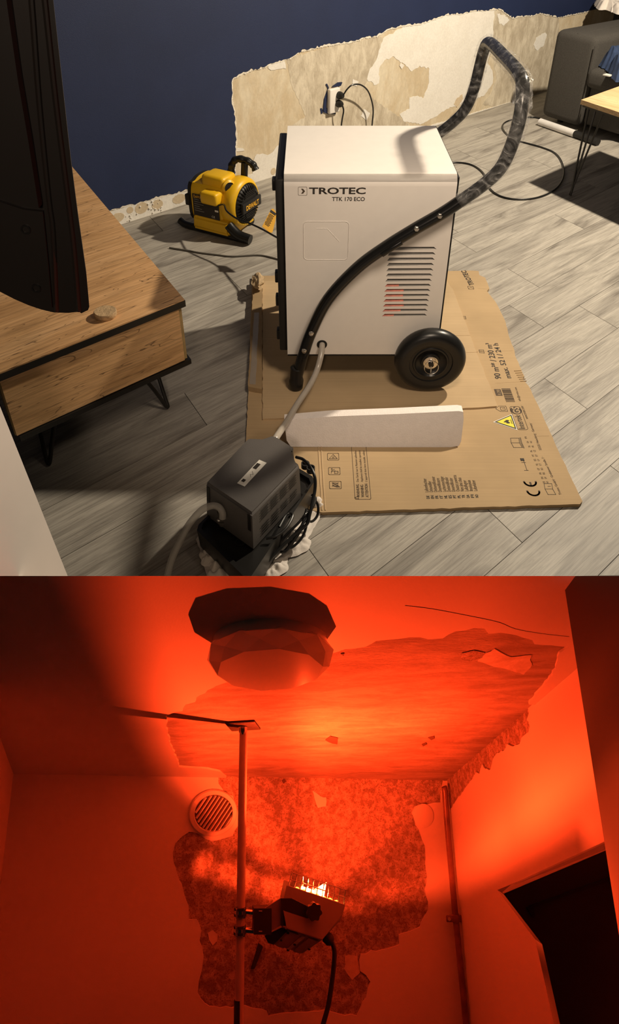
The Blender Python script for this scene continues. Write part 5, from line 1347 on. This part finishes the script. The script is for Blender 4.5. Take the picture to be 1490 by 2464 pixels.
# cable gland and cord
gl = hn(789, 2257, -.02)
bm = NB(); lathe(bm, hn(781, 2250, -.02), (hn(796, 2264, -.02) - hn(781, 2250, -.02)), [(0, 0), (.010, 0), (.015, .006), (.0155, .020), (.010, .028), (0, .028)], 12); mk('cable_gland', bm, M['hdark'], heat)
bm = NB(); tube(bm, [hn(794, 2262, -.02), hn(801, 2272, -.02), hn(805, 2290, -.02), hn(804, 2320, -.02), hn(798, 2370, -.02), hn(790, 2420, -.02), hn(778, 2464, -.02), hn(768, 2500, -.02)], .0066, 10, 5)
mk('heater_cord', bm, M['hdark'], label='black power cord hanging down from the glowing heater', cat='cable', smooth=60)

# ------------------------------------------------------------------ pipe in the corner
pipe = thing('water_pipe', bb(1075, 1890, .05), 'old dark painted pipe running down the far corner', 'pipe')
PNN = .05
def pp(u, v): return bb(u, v, PNN)
PRR = (bb(1078, 2000, PNN) - bb(1068, 2000, PNN)).length / 2 * 1.35
bm = NB(); tube(bm, [pp(1069, 1893), pp(1071, 1905), pp(1077, 1990), pp(1086, 2090), pp(1094, 2180), pp(1099, 2230), pp(1109, 2330), pp(1116, 2400), pp(1124, 2490)], PRR, 16, 3); mk('tube', bm, M['hpipe'], pipe)
c_ = pp(1097, 2209)
bm = NB(); lathe(bm, c_ - ED * .012, ED, [(0, 0), (PRR * 1.25, 0), (PRR * 1.4, .006), (PRR * 1.4, .018), (PRR * 1.25, .024), (0, .024)], 20)
box(bm, frame(c_, EL, NBW.cross(EL), NBW), -.040, .040, -.011, .011, PRR * .2, PRR * .9, .004); mk('coupling', bm, M['hpipe'], pipe)
for s_ in (-1, 1):
    bm = NB(); lathe(bm, c_ + EL * s_ * .030 + NBW * PRR * .9, NBW, [(0, 0), (.007, 0), (.006, .004), (0, .005)], 10); mk('bolt', bm, M['hchrome'], pipe)
bm = NB(); tube(bm, [pp(1064, 1900), pp(1082, 1905)], .004, 8, 1); tube(bm, [pp(1068, 1914), pp(1080, 1916)], .004, 8, 1); mk('pipe_bracket', bm, M['hchrome'], pipe)

# ------------------------------------------------------------------ dark cupboards at the right
tq_ = bloc(bc(1360, 1420, .03)); Lc, Nc = tq_[0], tq_[1]
bp0 = BC + EL * Lc
far_ = bc(1360, 1420, .03)
P0 = pl(1385, 1386, far_, NRW); P1 = pl(1600, 1386, far_, NRW)
q1_ = bloc(P1)
dn_ = ED * 1.6
bm = NB(); prism(bm, [far_, P0, P1, P1 + dn_, far_ + dn_], -NRW * (Lc - .015) * EL.dot(NRW))
mk('tall_cupboard', bm, M['hdark'], label='tall dark cupboard against the right wall reaching almost to the ceiling', cat='cupboard', smooth=0)
LN = 1.55
def dn(u, v, off=0.0): return pl(u, v, BC + EN * LN + NBW * off, NBW)
cab = thing('dark_cabinet', dn(1400, 2464), 'dark angular cabinet with recessed panel and pale top edge at lower right', 'cabinet')
face = [dn(1212, 2151), dn(1490, 2034), dn(1520, 2021), dn(1520, 2640), dn(1388, 2640), dn(1348, 2464), dn(1305, 2272)]
bm = NB(); prism(bm, face, NBW * -.03); mk('body', bm, M['hdark'], cab, smooth=0)
bm = NB(); prism(bm, [dn(1213, 2150, .0), dn(1520, 2020, .0), dn(1520, 2000, -.02), dn(1490, 2013, -.02), dn(1234, 2131, -.02)], NBW * -.008); mk('top_edge', bm, M['hpale'], cab, smooth=0, label='pale top edge')
for q in ([(1266, 2182), (1520, 2090), (1520, 2100), (1284, 2183), (1270, 2190)], [(1266, 2182), (1284, 2183), (1287, 2210), (1280, 2206)]):
    bm = NB(); prism(bm, [dn(u, v, .0) for u, v in q], NBW * .003); mk('panel_moulding', bm, M['black'], cab, smooth=0)
